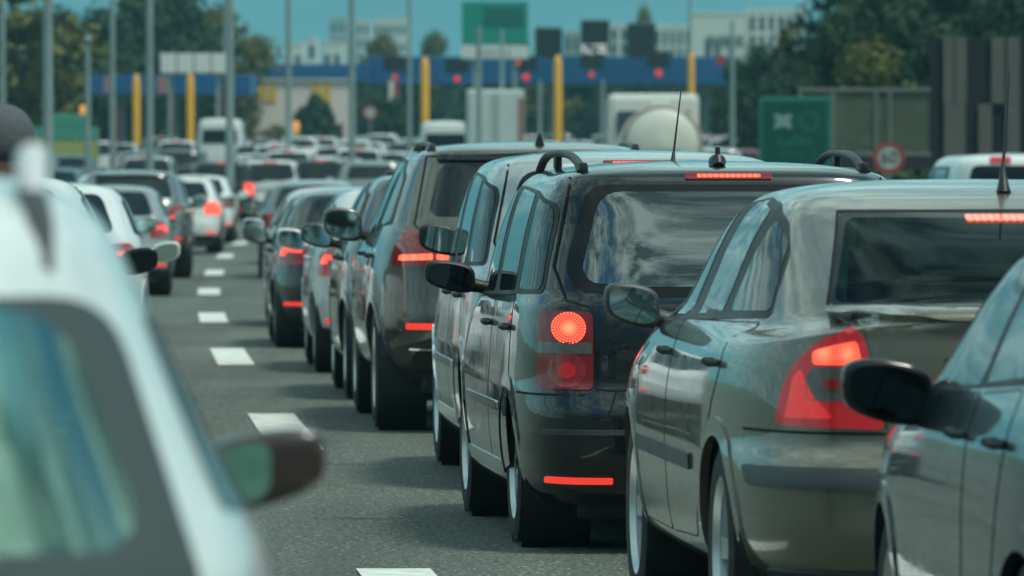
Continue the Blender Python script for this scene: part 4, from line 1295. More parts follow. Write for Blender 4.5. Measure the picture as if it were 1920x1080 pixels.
# ------------------------------------------------------------------ ground, road, markings
def asphalt():
    m = bpy.data.materials.new('asphalt'); m.use_nodes = True
    nt = m.node_tree; b = nt.nodes['Principled BSDF']; L = nt.links
    tc = nt.nodes.new('ShaderNodeTexCoord')

    def noise(scale, det=4, rough=.6):
        n = nt.nodes.new('ShaderNodeTexNoise'); n.inputs['Scale'].default_value = scale; n.inputs['Detail'].default_value = det; n.inputs['Roughness'].default_value = rough
        L.new(tc.outputs['Object'], n.inputs['Vector']); return n.outputs['Fac']

    def ramp(src, a, b_, c0, c1):
        r = nt.nodes.new('ShaderNodeValToRGB')
        r.color_ramp.elements[0].position = a; r.color_ramp.elements[1].position = b_
        r.color_ramp.elements[0].color = (*c0, 1); r.color_ramp.elements[1].color = (*c1, 1)
        L.new(src, r.inputs[0]); return r.outputs[0]

    def mul(a, b_, f=1.0, mode='MULTIPLY'):
        x = nt.nodes.new('ShaderNodeMix'); x.data_type = 'RGBA'; x.blend_type = mode; x.inputs[0].default_value = f
        L.new(a, x.inputs[6]); L.new(b_, x.inputs[7]); return x.outputs[2]
    base = ramp(noise(.35, 5), .3, .7, (.084, .098, .088), (.118, .136, .122))
    grit = ramp(noise(38, 3, .7), .38, .62, (.35, .35, .35), (1.5, 1.5, 1.42))
    vo = nt.nodes.new('ShaderNodeTexVoronoi'); vo.inputs['Scale'].default_value = 26
    L.new(tc.outputs['Object'], vo.inputs['Vector'])
    stones = ramp(vo.outputs['Distance'], .10, .26, (3.6, 3.6, 3.1), (.93, .93, .93))
    mp = nt.nodes.new('ShaderNodeMapping'); mp.inputs['Scale'].default_value = (1.6, .05, 1); L.new(tc.outputs['Object'], mp.inputs[0])
    ns = nt.nodes.new('ShaderNodeTexNoise'); ns.inputs['Scale'].default_value = 1.0; ns.inputs['Detail'].default_value = 5; L.new(mp.outputs[0], ns.inputs['Vector'])
    tracks = ramp(ns.outputs['Fac'], .35, .65, (.80, .80, .80), (1.14, 1.14, 1.13))
    spots = ramp(noise(1.3, 3, .5), .26, .36, (.62, .62, .62), (1, 1, 1))
    c = mul(base, grit); c = mul(c, stones); c = mul(c, tracks); c = mul(c, spots)
    L.new(c, b.inputs['Base Color'])
    b.inputs['Roughness'].default_value = .8; b.inputs['Specular IOR Level'].default_value = .3
    bp = nt.nodes.new('ShaderNodeBump'); bp.inputs['Strength'].default_value = .5; bp.inputs['Distance'].default_value = .01
    L.new(noise(38, 3, .7), bp.inputs['Height']); L.new(bp.outputs[0], b.inputs['Normal'])
    return m


ASPH = asphalt()
GRASS = mat('verge_grass', (.05, .075, .035), .9, noise=.35, nscale=.6)
PAINTW = mat('road_paint', (.60, .62, .57), .75, noise=.22, nscale=7, bump=.3, bscale=50)


def sheet(name, xs, ds, dz, m, kind='structure'):
    V = [(x(d) if callable(x) else x, d, zr(d) + dz) for d in ds for x in xs]
    n = len(xs)
    Fc = [(i * n + j, i * n + j + 1, (i + 1) * n + j + 1, (i + 1) * n + j) for i in range(len(ds) - 1) for j in range(n - 1)]
    o = MB().add(V, Fc).build(name, m, None, 180)
    tag(o, kind=kind)
    return o


DS = list(range(-60, 260, 4)) + list(range(260, 700, 20)) + [800, 1000, 1300, 1800, 2600, 4000, 8600]
ground = sheet('ground', [-2600, -300, -100, -30, 0, 30, 100, 300, 2600], DS, -.03, GRASS)
road = sheet('road', [lambda d: lane(max(d, 0)) - 24 - max(0, d - 250) * .05, lambda d: lane(max(d, 0)), lambda d: lane(max(d, 0)) + 11.5 - 3 * min(1, max(0, (d - 95) / 45)) + max(0, d - 200) * .08], [d for d in DS if d < 720], -.004, ASPH)
ground['label'] = 'grassy ground beside the road'; road['label'] = 'grey asphalt carriageway with broken white line'


def dash(d0, d1, off, w=.15):
    ds = np.linspace(d0, d1, 7)
    V, Fc = [], []
    for i, d in enumerate(ds):
        x = lane(d) + off
        V += [(x - w, d, zr(d) + .004), (x + w, d, zr(d) + .004)]
        if i: Fc.append((2 * i - 2, 2 * i - 1, 2 * i + 1, 2 * i))
    return MB().add(V, Fc).build('lane_marking', PAINTW, road)


for c in (11, 26.1, 43.6, 61.3, 79.0, 98.0, 117, 137, 157, 176, 195, 214):
    dash(c - 2.9, c + 2.9, 0, .15)
for k in range(2, 13):
    dash(k * 17.6 - 1, k * 17.6 + 4.6, 3.75, .075)

# ------------------------------------------------------------------ hills
HILLM = mat('hill_forest_haze', (.07, .17, .21), .95, noise=.6, nscale=.0022)  # haze blue is mixed into the forest's own colour
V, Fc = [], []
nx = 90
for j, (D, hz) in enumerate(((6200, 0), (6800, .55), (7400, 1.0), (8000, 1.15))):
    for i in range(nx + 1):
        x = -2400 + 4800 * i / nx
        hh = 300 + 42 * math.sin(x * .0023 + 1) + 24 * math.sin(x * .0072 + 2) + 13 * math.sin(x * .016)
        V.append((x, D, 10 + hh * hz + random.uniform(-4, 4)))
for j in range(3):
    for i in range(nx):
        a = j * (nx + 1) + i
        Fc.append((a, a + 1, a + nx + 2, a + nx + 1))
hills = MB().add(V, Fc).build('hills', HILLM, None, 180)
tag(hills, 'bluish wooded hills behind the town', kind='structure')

# ------------------------------------------------------------------ trees


def leaf_mat(name, c0, c1):
    m = bpy.data.materials.new(name); m.use_nodes = True
    nt = m.node_tree; b = nt.nodes['Principled BSDF']
    g = nt.nodes.new('ShaderNodeNewGeometry')
    r = nt.nodes.new('ShaderNodeValToRGB')
    r.color_ramp.elements[0].color = (*c0, 1); r.color_ramp.elements[1].color = (*c1, 1)
    nt.links.new(g.outputs['Random Per Island'], r.inputs[0]); nt.links.new(r.outputs[0], b.inputs['Base Color'])
    b.inputs['Roughness'].default_value = .75; b.inputs['Specular IOR Level'].default_value = .2
    return m


LEAF_D = leaf_mat('dark_leaves', (.014, .036, .022), (.042, .078, .030))
LEAF_O = leaf_mat('olive_leaves', (.05, .065, .022), (.15, .15, .04))
LEAF_B = leaf_mat('bright_leaves', (.09, .11, .025), (.19, .20, .045))
BARK = mat('bark', (.05, .045, .038), .9, noise=.3, nscale=3)


def tree_meshes(h, w, leaf, n, clumps, seed, base=.25, cone=False):
    rg = random.Random(seed)
    t = MB()
    t.tube([(0, 0, -.2), (.02 * h * rg.uniform(-1, 1), 0, h * .3), (.03 * h * rg.uniform(-1, 1), .02 * h, h * .62), (0, 0, h * .9)], [h * .028, h * .021, h * .013, h * .003], 9)
    cl = []
    for k in range(clumps):
        a = rg.uniform(0, 2 * math.pi)
        u = rg.uniform(base, .97)
        prof = (1 - u) * 1.15 if cone else math.sqrt(max(0, 1 - (2 * u - .9) ** 2)) if base == 0 else math.sin(math.pi * min(1, (u - base) / (1 - base) * .86 + .14)) ** .7
        rad = w / 2 * prof * rg.uniform(.25, 1.0)
        c = Vector((rad * math.cos(a), rad * math.sin(a), u * h))
        cl.append((c, w * rg.uniform(.10, .19)))
        t.tube([(0, 0, max(h * .15, c.z - rad * .9 - .3)), tuple((c * .55) + Vector((0, 0, c.z * .42))), tuple(c)], [h * .008, h * .005, h * .002], 5)
    V, Fc = [], []
    for k in range(n):
        c, r = cl[rg.randrange(len(cl))]
        d = Vector((rg.gauss(0, 1), rg.gauss(0, 1), rg.gauss(0, .8))); d = d.normalized() * r * rg.random() ** .4
        p = c + d
        s = rg.uniform(.6, 1.3) * leaf
        nrm = (d.normalized() + Vector((rg.uniform(-1, 1), rg.uniform(-1, 1), rg.uniform(0, 1)))).normalized()
        a = nrm.orthogonal().normalized(); b = nrm.cross(a)
        a = (a * math.cos(k) + b * math.sin(k)); b = nrm.cross(a)
        o = len(V)
        V += [tuple(p - a * s), tuple(p - b * s * .55), tuple(p + a * s), tuple(p + b * s * .55)]
        Fc.append((o, o + 1, o + 2, o + 3))
    return t, (V, Fc)


_trees = {}


def tree(name, label, key, leafmat, X, D, h, w, rz=0.0, group=None, cat='tree', leaf=.16, n=5200, clumps=46, seed=1, base=.22, cone=False, z=None):
    k = (key, leafmat.name)
    if k not in _trees:
        t, (V, Fc) = tree_meshes(10, 8, leaf * 1.6, n, clumps, seed, base, cone)
        cm = MB().add(V, Fc).mesh('crown', leafmat)
        _trees[k] = (t.mesh('trunk', BARK, 60), cm)
    tm, cm = _trees[k]
    r = empty(name, (X, D, zr(D) - .05 if z is None else z), rz)
    r.scale = (w / 8, w / 8, h / 10)
    tag(r, label, cat, group)
    link('trunk', tm, r); link('crown', cm, r)
    return r


def tree_px(name, label, key, lm, px, top, D, wpx, rz, group, **k):
    X = (px - 960) / F * D
    z0 = zr(D)
    h = HC + (HY - top) / F * D - z0
    return tree(name, label, key, lm, X, D, h, wpx / F * D, rz, group, **k)


GL = 'dark trees on the left beyond the road'
for i, (px, top, D, w, key, lm, lab) in enumerate([
    (20, -90, 330, 330, 'a', LEAF_O, 'tall olive tree at the left frame edge behind the grey poles'),
    (110, 30, 360, 190, 'b', LEAF_D, 'dark tree between the thick left pole and the olive tree'),
    (185, 25, 390, 190, 'a', LEAF_D, 'dark tree behind the pole with a lamp head'),
    (255, -5, 400, 210, 'b', LEAF_D, 'dark tree above the leftmost yellow post'),
    (335, -25, 410, 230, 'a', LEAF_D, 'tallest dark tree above the white billboard'),
    (410, 25, 420, 200, 'b', LEAF_O, 'olive tree right of the white billboard'),
    (470, 75, 440, 170, 'a', LEAF_O, 'lower olive tree left of the toll office'),
    (60, 120, 340, 190, 'b', LEAF_O, 'low olive tree above the green hoarding'),
    (90, 60, 350, 220, 'a', LEAF_D, 'broad dark tree filling the gap beside the thick left pole'), (300, 60, 420, 240, 'b', LEAF_D, 'broad dark tree behind the billboard left end'), (360, 40, 430, 200, 'a', LEAF_D, 'dark tree rising behind the billboard middle'), (220, 70, 410, 200, 'a', LEAF_D, 'dark tree behind the lamp head pole and its neighbour'),
    (230, 110, 380, 240, 'b', LEAF_D, 'low dark tree under the left canopy'),
    (390, 120, 470, 260, 'a', LEAF_D, 'low dark tree behind the second yellow post'),
]):
    tree_px('broadleaf_tree', lab, key, lm, px, top, D, w, i * 1.3, GL, seed=3 if key == 'a' else 8)
GC = 'trees behind the toll gates'
for i, (px, top, D, w, key, lm, lab) in enumerate([
    (720, 72, 560, 120, 'a', LEAF_O, 'olive tree rising above the canopy left of the yellow post'), (815, 70, 560, 95, 'b', LEAF_O, 'round olive tree rising above the canopy left of the green gantry sign'),
    (760, 140, 500, 200, 'b', LEAF_D, 'dark tree behind the middle yellow post'), (950, 130, 520, 260, 'a', LEAF_D, 'dark tree behind the box lorry'),
    (1090, 140, 510, 230, 'b', LEAF_D, 'dark tree behind the gates between box lorry and tanker'), (1215, 130, 520, 260, 'a', LEAF_D, 'dark tree behind the tanker'),
    (1330, 130, 500, 200, 'b', LEAF_D, 'dark tree right of the rightmost yellow post'), (620, 150, 520, 170, 'a', LEAF_D, 'dark tree behind the toll office'),
    (1207, 25, 600, 60, 'b', LEAF_B, 'small yellowish treetop above the rightmost black board'), (1010, 150, 480, 160, 'b', LEAF_O, 'olive bush behind the gates by the middle right post'),
]):
    tree_px('broadleaf_tree', lab, key, lm, px, top, D, w, i * 1.7 + .4, GC, seed=3 if key == 'a' else 8)
GRT = 'dense trees on the right side'
for i, (px, top, D, w, key, lm, lab) in enumerate([
    (1475, 62, 330, 75, 'b', LEAF_B, 'yellow green tree in front of the white building'), (1420, 92, 300, 150, 'a', LEAF_D, 'dark tree left of the yellow green tree'),
    (1385, 120, 320, 120, 'b', LEAF_D, 'low dark tree at the end of the toll canopy'), (1500, 100, 280, 170, 'a', LEAF_D, 'dark tree above the green road sign'),
    (1600, -60, 240, 270, 'b', LEAF_D, 'tall dark tree above the glass noise barrier'), (1690, -110, 230, 300, 'a', LEAF_D, 'taller dark tree above the round speed sign'),
    (1790, -120, 220, 320, 'b', LEAF_D, 'tall dark tree over the slatted wall'), (1890, -130, 210, 330, 'a', LEAF_D, 'tall dark tree at the right frame edge'),
    (1640, 90, 200, 220, 'a', LEAF_O, 'olive tree behind the glass noise barrier'), (1560, 60, 210, 170, 'b', LEAF_D, 'dark tree between road sign and glass barrier'),
    (1750, 60, 190, 240, 'a', LEAF_D, 'dark tree close behind the slatted wall'),
]):
    tree_px('broadleaf_tree', lab, key, lm, px, top, D, w, i * 2.1 + .7, GRT, seed=3 if key == 'a' else 8)
tree_px('round_bush', 'round dark clipped bush before the toll office', 'bush', LEAF_D, 590, 183, 405, 70, 0, None, cat='bush', seed=21, base=.0, n=6500, clumps=110, leaf=.42)
tree_px('round_bush', 'dark clipped bush left of the middle yellow post', 'bush', LEAF_D, 742, 188, 405, 52, 2, None, cat='bush', seed=21, base=.0, n=6500, clumps=110, leaf=.42)
tree_px('low_shrub', 'reddish green low shrub at the foot of the toll office', 'shrub', LEAF_O, 520, 235, 400, 90, 1, None, cat='shrub', seed=33, base=.02, n=2000, clumps=50, leaf=.22)
# dense hedge closing the view under the canopy and along the right
for i, (px, D, wpx, hpx, lab) in enumerate([(330, 520, 330, 130, 'long dark hedge under the left canopy'), (900, 560, 480, 120, 'long dark hedge behind the middle gates'), (1290, 540, 330, 130, 'long dark hedge behind the right gates'), (1650, 175, 330, 130, 'dark hedge behind the glass noise barrier')]):
    X = (px - 960) / F * D
    rg = random.Random(50 + i)
    V, Fc = [], []
    wm, hm = wpx / F * D, hpx / F * D + .6
    for k in range(5200):
        p = Vector((rg.uniform(-wm / 2, wm / 2), rg.uniform(-1, 1), hm * rg.random() ** .8))
        s = rg.uniform(.2, .4) * (D / 400) ** .5
        a = Vector((rg.gauss(0, 1), rg.gauss(0, 1), rg.gauss(0, 1))).normalized(); b = a.orthogonal().normalized()
        o = len(V); V += [tuple(p - a * s), tuple(p - b * s * .6), tuple(p + a * s), tuple(p + b * s * .6)]; Fc.append((o, o + 1, o + 2, o + 3))
    hg = empty('hedge', (X, D, zr(D))); tag(hg, lab, 'hedge', 'hedges behind the road')
    MB().add(V, Fc).build('foliage', LEAF_D, hg)
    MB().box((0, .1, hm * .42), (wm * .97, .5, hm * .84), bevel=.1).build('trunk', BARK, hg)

# ------------------------------------------------------------------ light poles
POLES = [(5, 11, -400, 'thin pale pole at the left frame edge'), (90, 20, -400, 'thickest grey pole left of the trees'), (165, 12, 82, 'short grey pole with a lamp head on top'), (211, 11, -400, 'slim grey pole just right of the lamp head pole'),
         (281, 14, -400, 'grey pole between the first two yellow posts'), (421, 5, -400, 'very thin pole close beside the pole right of the billboard'), (431, 16, -400, 'grey pole right of the white billboard'), (541, 11, -400, 'grey pole in front of the toll office'), (660, 13, -400, 'grey pole at the right end of the toll office'),
         (768, 8, -400, 'slim grey pole left of the middle yellow post'), (898, 12, 52, 'grey pole crossing the green gantry sign'), (941, 8, 55, 'darker slim pole crossing the gantry sign right half'), (1012, 9, 150, 'short grey pole below the first black board'),
         (1130, 8, 150, 'short grey pole below the second black board'), (1373, 10, 40, 'grey pole before the white building'), (1293, 5, -100, 'thinnest pole above the rightmost yellow post'), (1508, 5, -100, 'thin dark pole beside the yellow green tree')]
for px, w, top, lab in POLES:
    w *= .88
    D = 0.17 / w * F if w > 8 else .14 / w * F
    D = max(130, min(D, 330))
    X = (px - 960) / F * D
    rr = w / F * D / 2
    ht = HC + (HY - top) / F * D - zr(D)
    r = empty('street_lamp', (X, D, zr(D))); tag(r, lab, 'lamp post', 'grey poles along the road')
    MB().lathe([(rr * 1.25, 0), (rr * 1.1, ht * .3), (rr * .85, ht), (.001, ht)], 'Z', 14).build('pole', STEEL, r, 60)
    MB().lathe([(rr * 2.0, -.02), (rr * 2.0, .10), (rr * 1.3, .12)], 'Z', 14).build('base', STEEL, r, 60)
    if top < 0 or px == 165:
        s = 1 if px < 900 else -1
        MB().tube([(0, 0, ht - .02), (.5 * s, 0, ht + .12), (1.0 * s, 0, ht + .15)], [.04, .035, .03], 8).build('arm', STEEL, r, 60) if px != 165 else None
        cx = 0 if px == 165 else 1.1 * s
        MB().add(*superq(cx, 0, ht + .12, .34 if px != 165 else .13, .13, .10, .6, 16, 8)).build('lamp_head', STEEL, r, 60)

# ------------------------------------------------------------------ toll gates
BLUE = mat('blue_fascia', (.010, .10, .25), .5, noise=.12, nscale=.3)
YEL = mat('yellow_post_paint', (.80, .40, .03), .5, noise=.10, nscale=1.2)
DARKBOX = mat('black_board', (.010, .014, .017), .6)
WHITEW = mat('pale_render', (.62, .60, .55), .8, noise=.06, nscale=.3)
PINKW = mat('cream_render', (.72, .63, .58), .8, noise=.06, nscale=.3)
REDSIG = mat('red_signal_lamp', (.4, .02, .03), .4, emit=(.95, .06, .06), estr=.55, sample=False)
GREENS = mat('road_sign_green', (.004, .075, .058), .45)
GREENL = mat('road_sign_light_green', (.012, .17, .125), .45)
SIGNW = mat('sign_white', (.66, .70, .66), .5)
WINPALE = mat('window_pane', (.05, .07, .08), .08, spec=.7)


def canopy(lab, px0, px1, top, bot, D, ncol):
    a, b = at(px0, top, D), at(px1, bot, D)
    r = empty('toll_canopy', ((a.x + b.x) / 2, D, zr(D))); tag(r, lab, 'canopy', 'blue toll canopies')
    w = b.x - a.x; zt, zb = a.z - zr(D), b.z - zr(D)
    MB().box((0, 4, (zt + zb) / 2), (w, 8, zt - zb), bevel=.05).build('fascia', BLUE, r)
    for k in range(ncol):
        MB().box((-w / 2 + w * (k + .5) / ncol, 4.2, zb / 2), (.5, .6, zb - .01)).build('column', STEEL, r)
    return r


canopy('blue toll canopy on the left with reddish panels', 165, 470, 141, 178, 322, 3)
canopy('long blue toll canopy over the middle and right gates', 690, 1378, 106, 158, 432, 7)
canopy('blue canopy edge above the toll office', 462, 690, 120, 154, 428, 3)
for px, top, bot, wd, lab in ((256, 138, 282, 14, 'leftmost yellow post'), (357, 136, 260, 14, 'second yellow post from the left, below the billboard'), (797, 106, 300, 15, 'middle yellow post by the white vans'), (1046, 102, 300, 15, 'yellow post under the first black board'), (1296, 96, 300, 12, 'rightmost yellow post behind the tanker')):
    D = 318
    a, b = at(px, top, D), at(px, bot, D)
    r = empty('gate_post', (a.x, D, zr(D))); tag(r, lab + ' at the toll gates', 'post', 'yellow posts at the toll gates')
    h = a.z - zr(D)
    MB().lathe([(wd / F * D / 2, 0), (wd / F * D / 2, h - .35), (wd / F * D * .3, h - .1), (.001, h)], 'Z', 16).build('shaft', YEL, r, 50)
    MB().box((0, 0, .3), (.8, .8, .6), bevel=.08).build('base', PINKW, r)
for px, y0, y1, wd, lab in ((220, 200, 285, 9, 'first rusty brown post under the left canopy'), (323, 180, 250, 8, 'rusty brown post between the two left yellow posts'), (421, 142, 225, 7, 'rusty brown post beside the grey pole')):
    D = 320; a = at(px, y0, D); h = a.z - zr(D)
    r = tag(MB().lathe([(wd / F * D / 2, 0), (wd / F * D / 2, h), (.001, h)], 'Z', 10).build('rusty_post', mat('rusty_paint', (.12, .05, .03), .7, noise=.2), None, 60), lab, 'post', 'rusty posts under the left canopy')
    r.location = (a.x, D, zr(D))


def signal(px, py, rpx, lab, D=424, board=(44, 30)):
    p = at(px, py, D)
    r = empty('traffic_light', (p.x, D, p.z)); tag(r, lab, 'traffic light', 'red lane lights on the canopy')
    bw, bh = board[0] / F * D, board[1] / F * D
    MB().box((0, .3, bh * .85), (bw, .25, bh), bevel=.03).build('backboard', DARKBOX, r)
    rr = rpx * .8 / F * D
    MB().lathe([(rr * 1.3, .02), (rr * 1.3, .2), (.001, .2)], 'Y', 20).build('housing', DARKBOX, r)
    MB().lathe([(.001, -.03), (rr * .6, -.02), (rr, .03)], 'Y', 20).build('lamp', REDSIG, r, 60, fix=True)
    MB().box((0, .5, bh * .85), (.12, .3, .12)).build('bracket', STEEL, r)


for px, py, rp, lab in ((740, 145, 6, 'red lane light left of the middle yellow post'), (857, 148, 7, 'red lane light right of the middle yellow post'), (986, 145, 8, 'red lane light below the green gantry sign'), (1109, 140, 6, 'red lane light below the second black board'), (1235, 137, 8, 'red lane light below the third black board'), (971, 118, 6, 'small upper red light beside the gantry sign')):
    signal(px, py, rp, lab)
p = at(1352, 113, 425); q = tag(MB().box((0, 0, 0), (.6, .12, .6), bevel=.03).build('red_square_sign', mat('red_sign', (.35, .04, .05), .5), None), 'red square sign at the right end of the canopy', 'sign'); q.location = p
for px in (205, 305):
    p = at(px, 160, 321)
    q = tag(MB().box((0, 0, 0), (.5, .12, .75), bevel=.03).build('faded_panel', mat('faded_pink', (.33, .18, .2), .6), None), 'faded pink panel on the left canopy, ' + ('left' if px == 205 else 'right') + ' one', 'panel', 'faded panels on the canopy'); q.location = p
for px0, px1, y0, y1, lab in ((1003, 1054, 51, 107, 'black message board above the middle right yellow post'), (1089, 1143, 37, 107, 'black message board showing white lit dots'), (1176, 1229, 43, 107, 'rightmost black message board with a treetop behind')):
    D = 428
    a, b = at(px0, y0, D), at(px1, y1, D)
    r = empty('message_board', ((a.x + b.x) / 2, D, b.z)); tag(r, lab, 'board', 'black message boards on the canopy')
    w, h = b.x - a.x, a.z - b.z
    MB().box((0, .2, h / 2), (w, .4, h), bevel=.04).build('panel', DARKBOX, r)
    MB().box((0, .6, h / 2 - .2), (.3, .3, h)).build('bracket', STEEL, r)
    MB().box((0, 0, h - .05), (w * .98, .06, .06)).build('rim', STEEL, r)
    if px0 == 1089:
        DOT = mat('white_led_dots', (.8, .8, .8), .4, emit=(.9, 1, .95), estr=1.6, sample=False)
        mb = MB(); rg = random.Random(4)
        for gx in range(11):
            for gz in range(6):
                if rg.random() < .5: mb.box((-w * .42 + gx * w * .08, -.02, .14 + gz * .11), (.07, .04, .06))
        mb.build('lit_dots', DOT, r)
# gantry sign
D = 410
a, b = at(866, 3, D), at(990, 84, D)
r = empty('gantry_sign', ((a.x + b.x) / 2, D, b.z)); tag(r, 'large green gantry sign with a pale lower strip', 'road sign')
w, h = b.x - a.x, a.z - b.z
MB().box((0, .1, h / 2), (w, .15, h), bevel=.03).build('board', mat('gantry_green', (.012, .27, .20), .45), r)
MB().box((w * .14, .0, h * .66), (w * .6, .05, h * .42), bevel=.02).build('dark_panel', mat('gantry_dark_green', (.01, .14, .11), .45), r)
MB().box((.0, .1, -.42), (w * 1.02, .15, .75), bevel=.02).build('lower_strip', SIGNW, r)
for s in (-.3, .3):
    MB().box((w * s, .35, h / 2 - 2.0), (.25, .25, h + 3.5)).build('upright', STEEL, r)
for kx in range(5): MB().box((-w * .2 + kx * w * .1, .005, -.42), (.08, .05, .4 if kx % 2 else .3)).build('lettering', GREYPL, r)
# toll office
D = 420
a, b = at(470, 152, D), at(655, 300, D)
r = empty('toll_office', ((a.x + b.x) / 2, D, zr(D))); tag(r, 'cream toll office with yellow window blinds', 'building')
w, h = b.x - a.x, a.z - zr(D)
MB().box((0, 3, h / 2), (w, 6, h), bevel=.05).build('wall', PINKW, r)
YB = mat('yellow_blind', (.62, .40, .05), .6)
for px0, px1, y0, y1 in ((484, 518, 158, 192), (584, 620, 156, 192)):
    c = at((px0 + px1) / 2, (y0 + y1) / 2, D)
    wn_ = MB().box((c.x - r.location.x, -.02, c.z - zr(D)), ((px1 - px0) / F * D, .08, (y1 - y0) / F * D), bevel=.01).build('window', YB, r)
    MB().box((c.x - r.location.x, -.04, c.z - zr(D)), (.06, .1, (y1 - y0) / F * D)).build('frame', PINKW, wn_)
MB().box((w * .35, -.03, 1.1), (1.0, .1, 2.1), bevel=.01).build('door', GREYPL, r)
MB().box((0, 3, h + .06), (w + .3, 6.3, .12), bevel=.02).build('roof', WHITEW, r)
# billboard
D = 319
a, b = at(300, 100, D), at(428, 137, D)
r = empty('billboard', ((a.x + b.x) / 2, D, zr(D))); tag(r, 'long white billboard in four panels above the left canopy', 'billboard')
w, zt, zb = b.x - a.x, a.z - zr(D), b.z - zr(D)
for k in range(4): MB().box((-w / 2 + w * (k + .5) / 4, 0, (zt + zb) / 2), (w / 4 - .06, .15, zt - zb), bevel=.02).build('panel', SIGNW, r)
for s in (-.35, .35): MB().box((w * s, .25, (zt - .3) / 2), (.2, .2, zt - .3)).build('upright', STEEL, r)
# toll booths
for i, px in enumerate((800, 910, 1000, 1130, 1250, 1340)):
    D = 436; X = (px - 960) / F * D
    r = empty('toll_booth', (X, D, zr(D))); tag(r, ['dim booth by the middle yellow post', 'dim booth behind the box lorry', 'dim booth left of the middle right post', 'dim booth left of the tanker', 'dim booth behind the tanker', 'dim booth right of the tanker'][i], 'booth', 'toll booths under the canopy')
    MB().box((0, 1.2, 1.2), (1.1, 2.4, 2.4), bevel=.06).build('wall', GREYPL, r)
    MB().box((0, -.02, 1.5), (.9, .06, .9), bevel=.01).build('window', WINPALE, r)
    MB().box((0, 1.2, 2.47), (1.3, 2.6, .12), bevel=.03).build('roof', BLUE, r)


def ring_sign(name, lab, px, py, rpx, D, digits=None):
    c = at(px, py, D); rr = rpx / F * D
    r = empty(name, (c.x, D, zr(D))); tag(r, lab, 'road sign')
    z = c.z - zr(D)
    MB().lathe([(.001, 0), (rr, 0), (rr, .03), (.001, .03)], 'Y', 40, (0, 0, z)).build('disc', mat('weathered_sign_white', (.38, .44, .40), .6), r, 30, fix=True)
    MB().lathe([(rr * .70, -.004), (rr, -.004), (rr, .0), (rr * .70, .0)], 'Y', 40, (0, 0, z), closed=True).build('red_ring', mat('sign_red', (.30, .05, .055), .5), r, 30, fix=True)
    MB().tube([(0, .07, 0), (0, .07, z + rr * .8)], .035, 10).build('pole', STEEL, r, 60)
    return r, z, rr


def text_mesh(s, size, m, name, parent, loc, align='CENTER'):
    cu = bpy.data.curves.new(name, 'FONT'); cu.body = s; cu.size = size; cu.align_x = align; cu.align_y = 'CENTER'; cu.extrude = .003; cu.resolution_u = 4
    to = bpy.data.objects.new('lettering_source', cu); COL.objects.link(to)
    bpy.context.view_layer.update()
    me = bpy.data.meshes.new_from_object(to.evaluated_get(bpy.context.evaluated_depsgraph_get()))
    bpy.data.objects.remove(to)
    me.materials.clear(); me.materials.append(m)
    o = link(name, me, parent)
    o.location = loc; o.rotation_euler = (R(90), 0, 0)
    return o


r, z, rr = ring_sign('speed_sign', 'round speed limit sign with red ring and dark 60', 1667, 296, 30, 118)
text_mesh('60', rr * 1.1, mat('sign_black', (.02, .03, .03), .5), 'lettering', r, (0, -.004, z))
ring_sign('far_ring_sign', 'small red ring sign before the distant gates', 694, 211, 14, 330)
# lane sign left of the middle post
p = at(738, 190, 420)
r = empty('lane_sign', (p.x, 420, p.z)); tag(r, 'small red and white lane sign under the red light left of the middle yellow post', 'sign')
REDP = mat('red_paint', (.40, .05, .06), .5)
hh = 38 / F * 420; hw_ = 9 / F * 420
MB().box((-hw_ / 2, 0, hh / 2), (hw_, .08, hh), bevel=.01).build('white_half', SIGNW, r)
MB().box((hw_ / 2 + .004, 0, hh / 2), (hw_, .08, hh), bevel=.01).build('red_half', REDP, r)
MB().box((0, .1, hh / 2), (.08, .08, hh + .5), bevel=.01).build('bracket', STEEL, r)
# barrier arm
p0, p1 = at(770, 300, 300), at(800, 258, 300)
r = empty('barrier_arm', (p0.x, 300, zr(300))); tag(r, 'raised red and white barrier arm left of the brown SUV roof', 'barrier')
MB().box((0, 0, .5), (.4, .4, 1.0), bevel=.05).build('base', REDP, r)
for k in range(5):
    a = Vector((0, 0, .9)).lerp(Vector((p1.x - p0.x, 0, p1.z - zr(300))), k / 5); b = Vector((0, 0, .9)).lerp(Vector((p1.x - p0.x, 0, p1.z - zr(300))), (k + 1) / 5)
    MB().tube([a, b], .11, 8).build('stripe', REDP if k % 2 == 0 else SIGNW, r, 60)

# green route sign on the right
D = 150
a, b = at(1423, 182, D), at(1559, 345, D)
r = empty('direction_sign', ((a.x + b.x) / 2, D, zr(D))); tag(r, 'green direction sign reading Lučko with white junction symbol', 'road sign')
w, zt, zb = b.x - a.x, a.z - zr(D), b.z - zr(D)
MB().box((0, .03, (zt + zb) / 2), (w, .05, zt - zb), bevel=.02).build('board', GREENL, r)
MB().box((0, 0, (zt + zb) / 2), (w * .88, .02, zt - zb - w * .12), bevel=.008).build('panel', GREENS, r)
cx, cz, s = -w * .17, zt - .50, .20
JW = mat('junction_symbol_white', (.20, .34, .30), .5)
star = []
for k in range(48):
    t = 2 * math.pi * k / 48
    q = .62 + .38 * abs(math.sin(2 * t)) ** 2.2
    star.append((cx + s * 1.15 * q * math.copysign(abs(math.cos(t)) ** .7, math.cos(t)), -.014, cz + s * .95 * q * math.copysign(abs(math.sin(t)) ** .7, math.sin(t))))
MB().add(star + [(p[0], -.009, p[2]) for p in star], [tuple(range(48)), tuple(range(95, 47, -1))]).build('junction_symbol', JW, r, fix=True)
LG = mat('sign_letter_green', (.012, .14, .105), .5)
MB().lathe([(.15, -.014), (.21, -.014), (.21, -.009), (.15, -.009)], 'Y', 32, (w * .19, 0, cz), closed=True).build('number_ring', LG, r, fix=True)
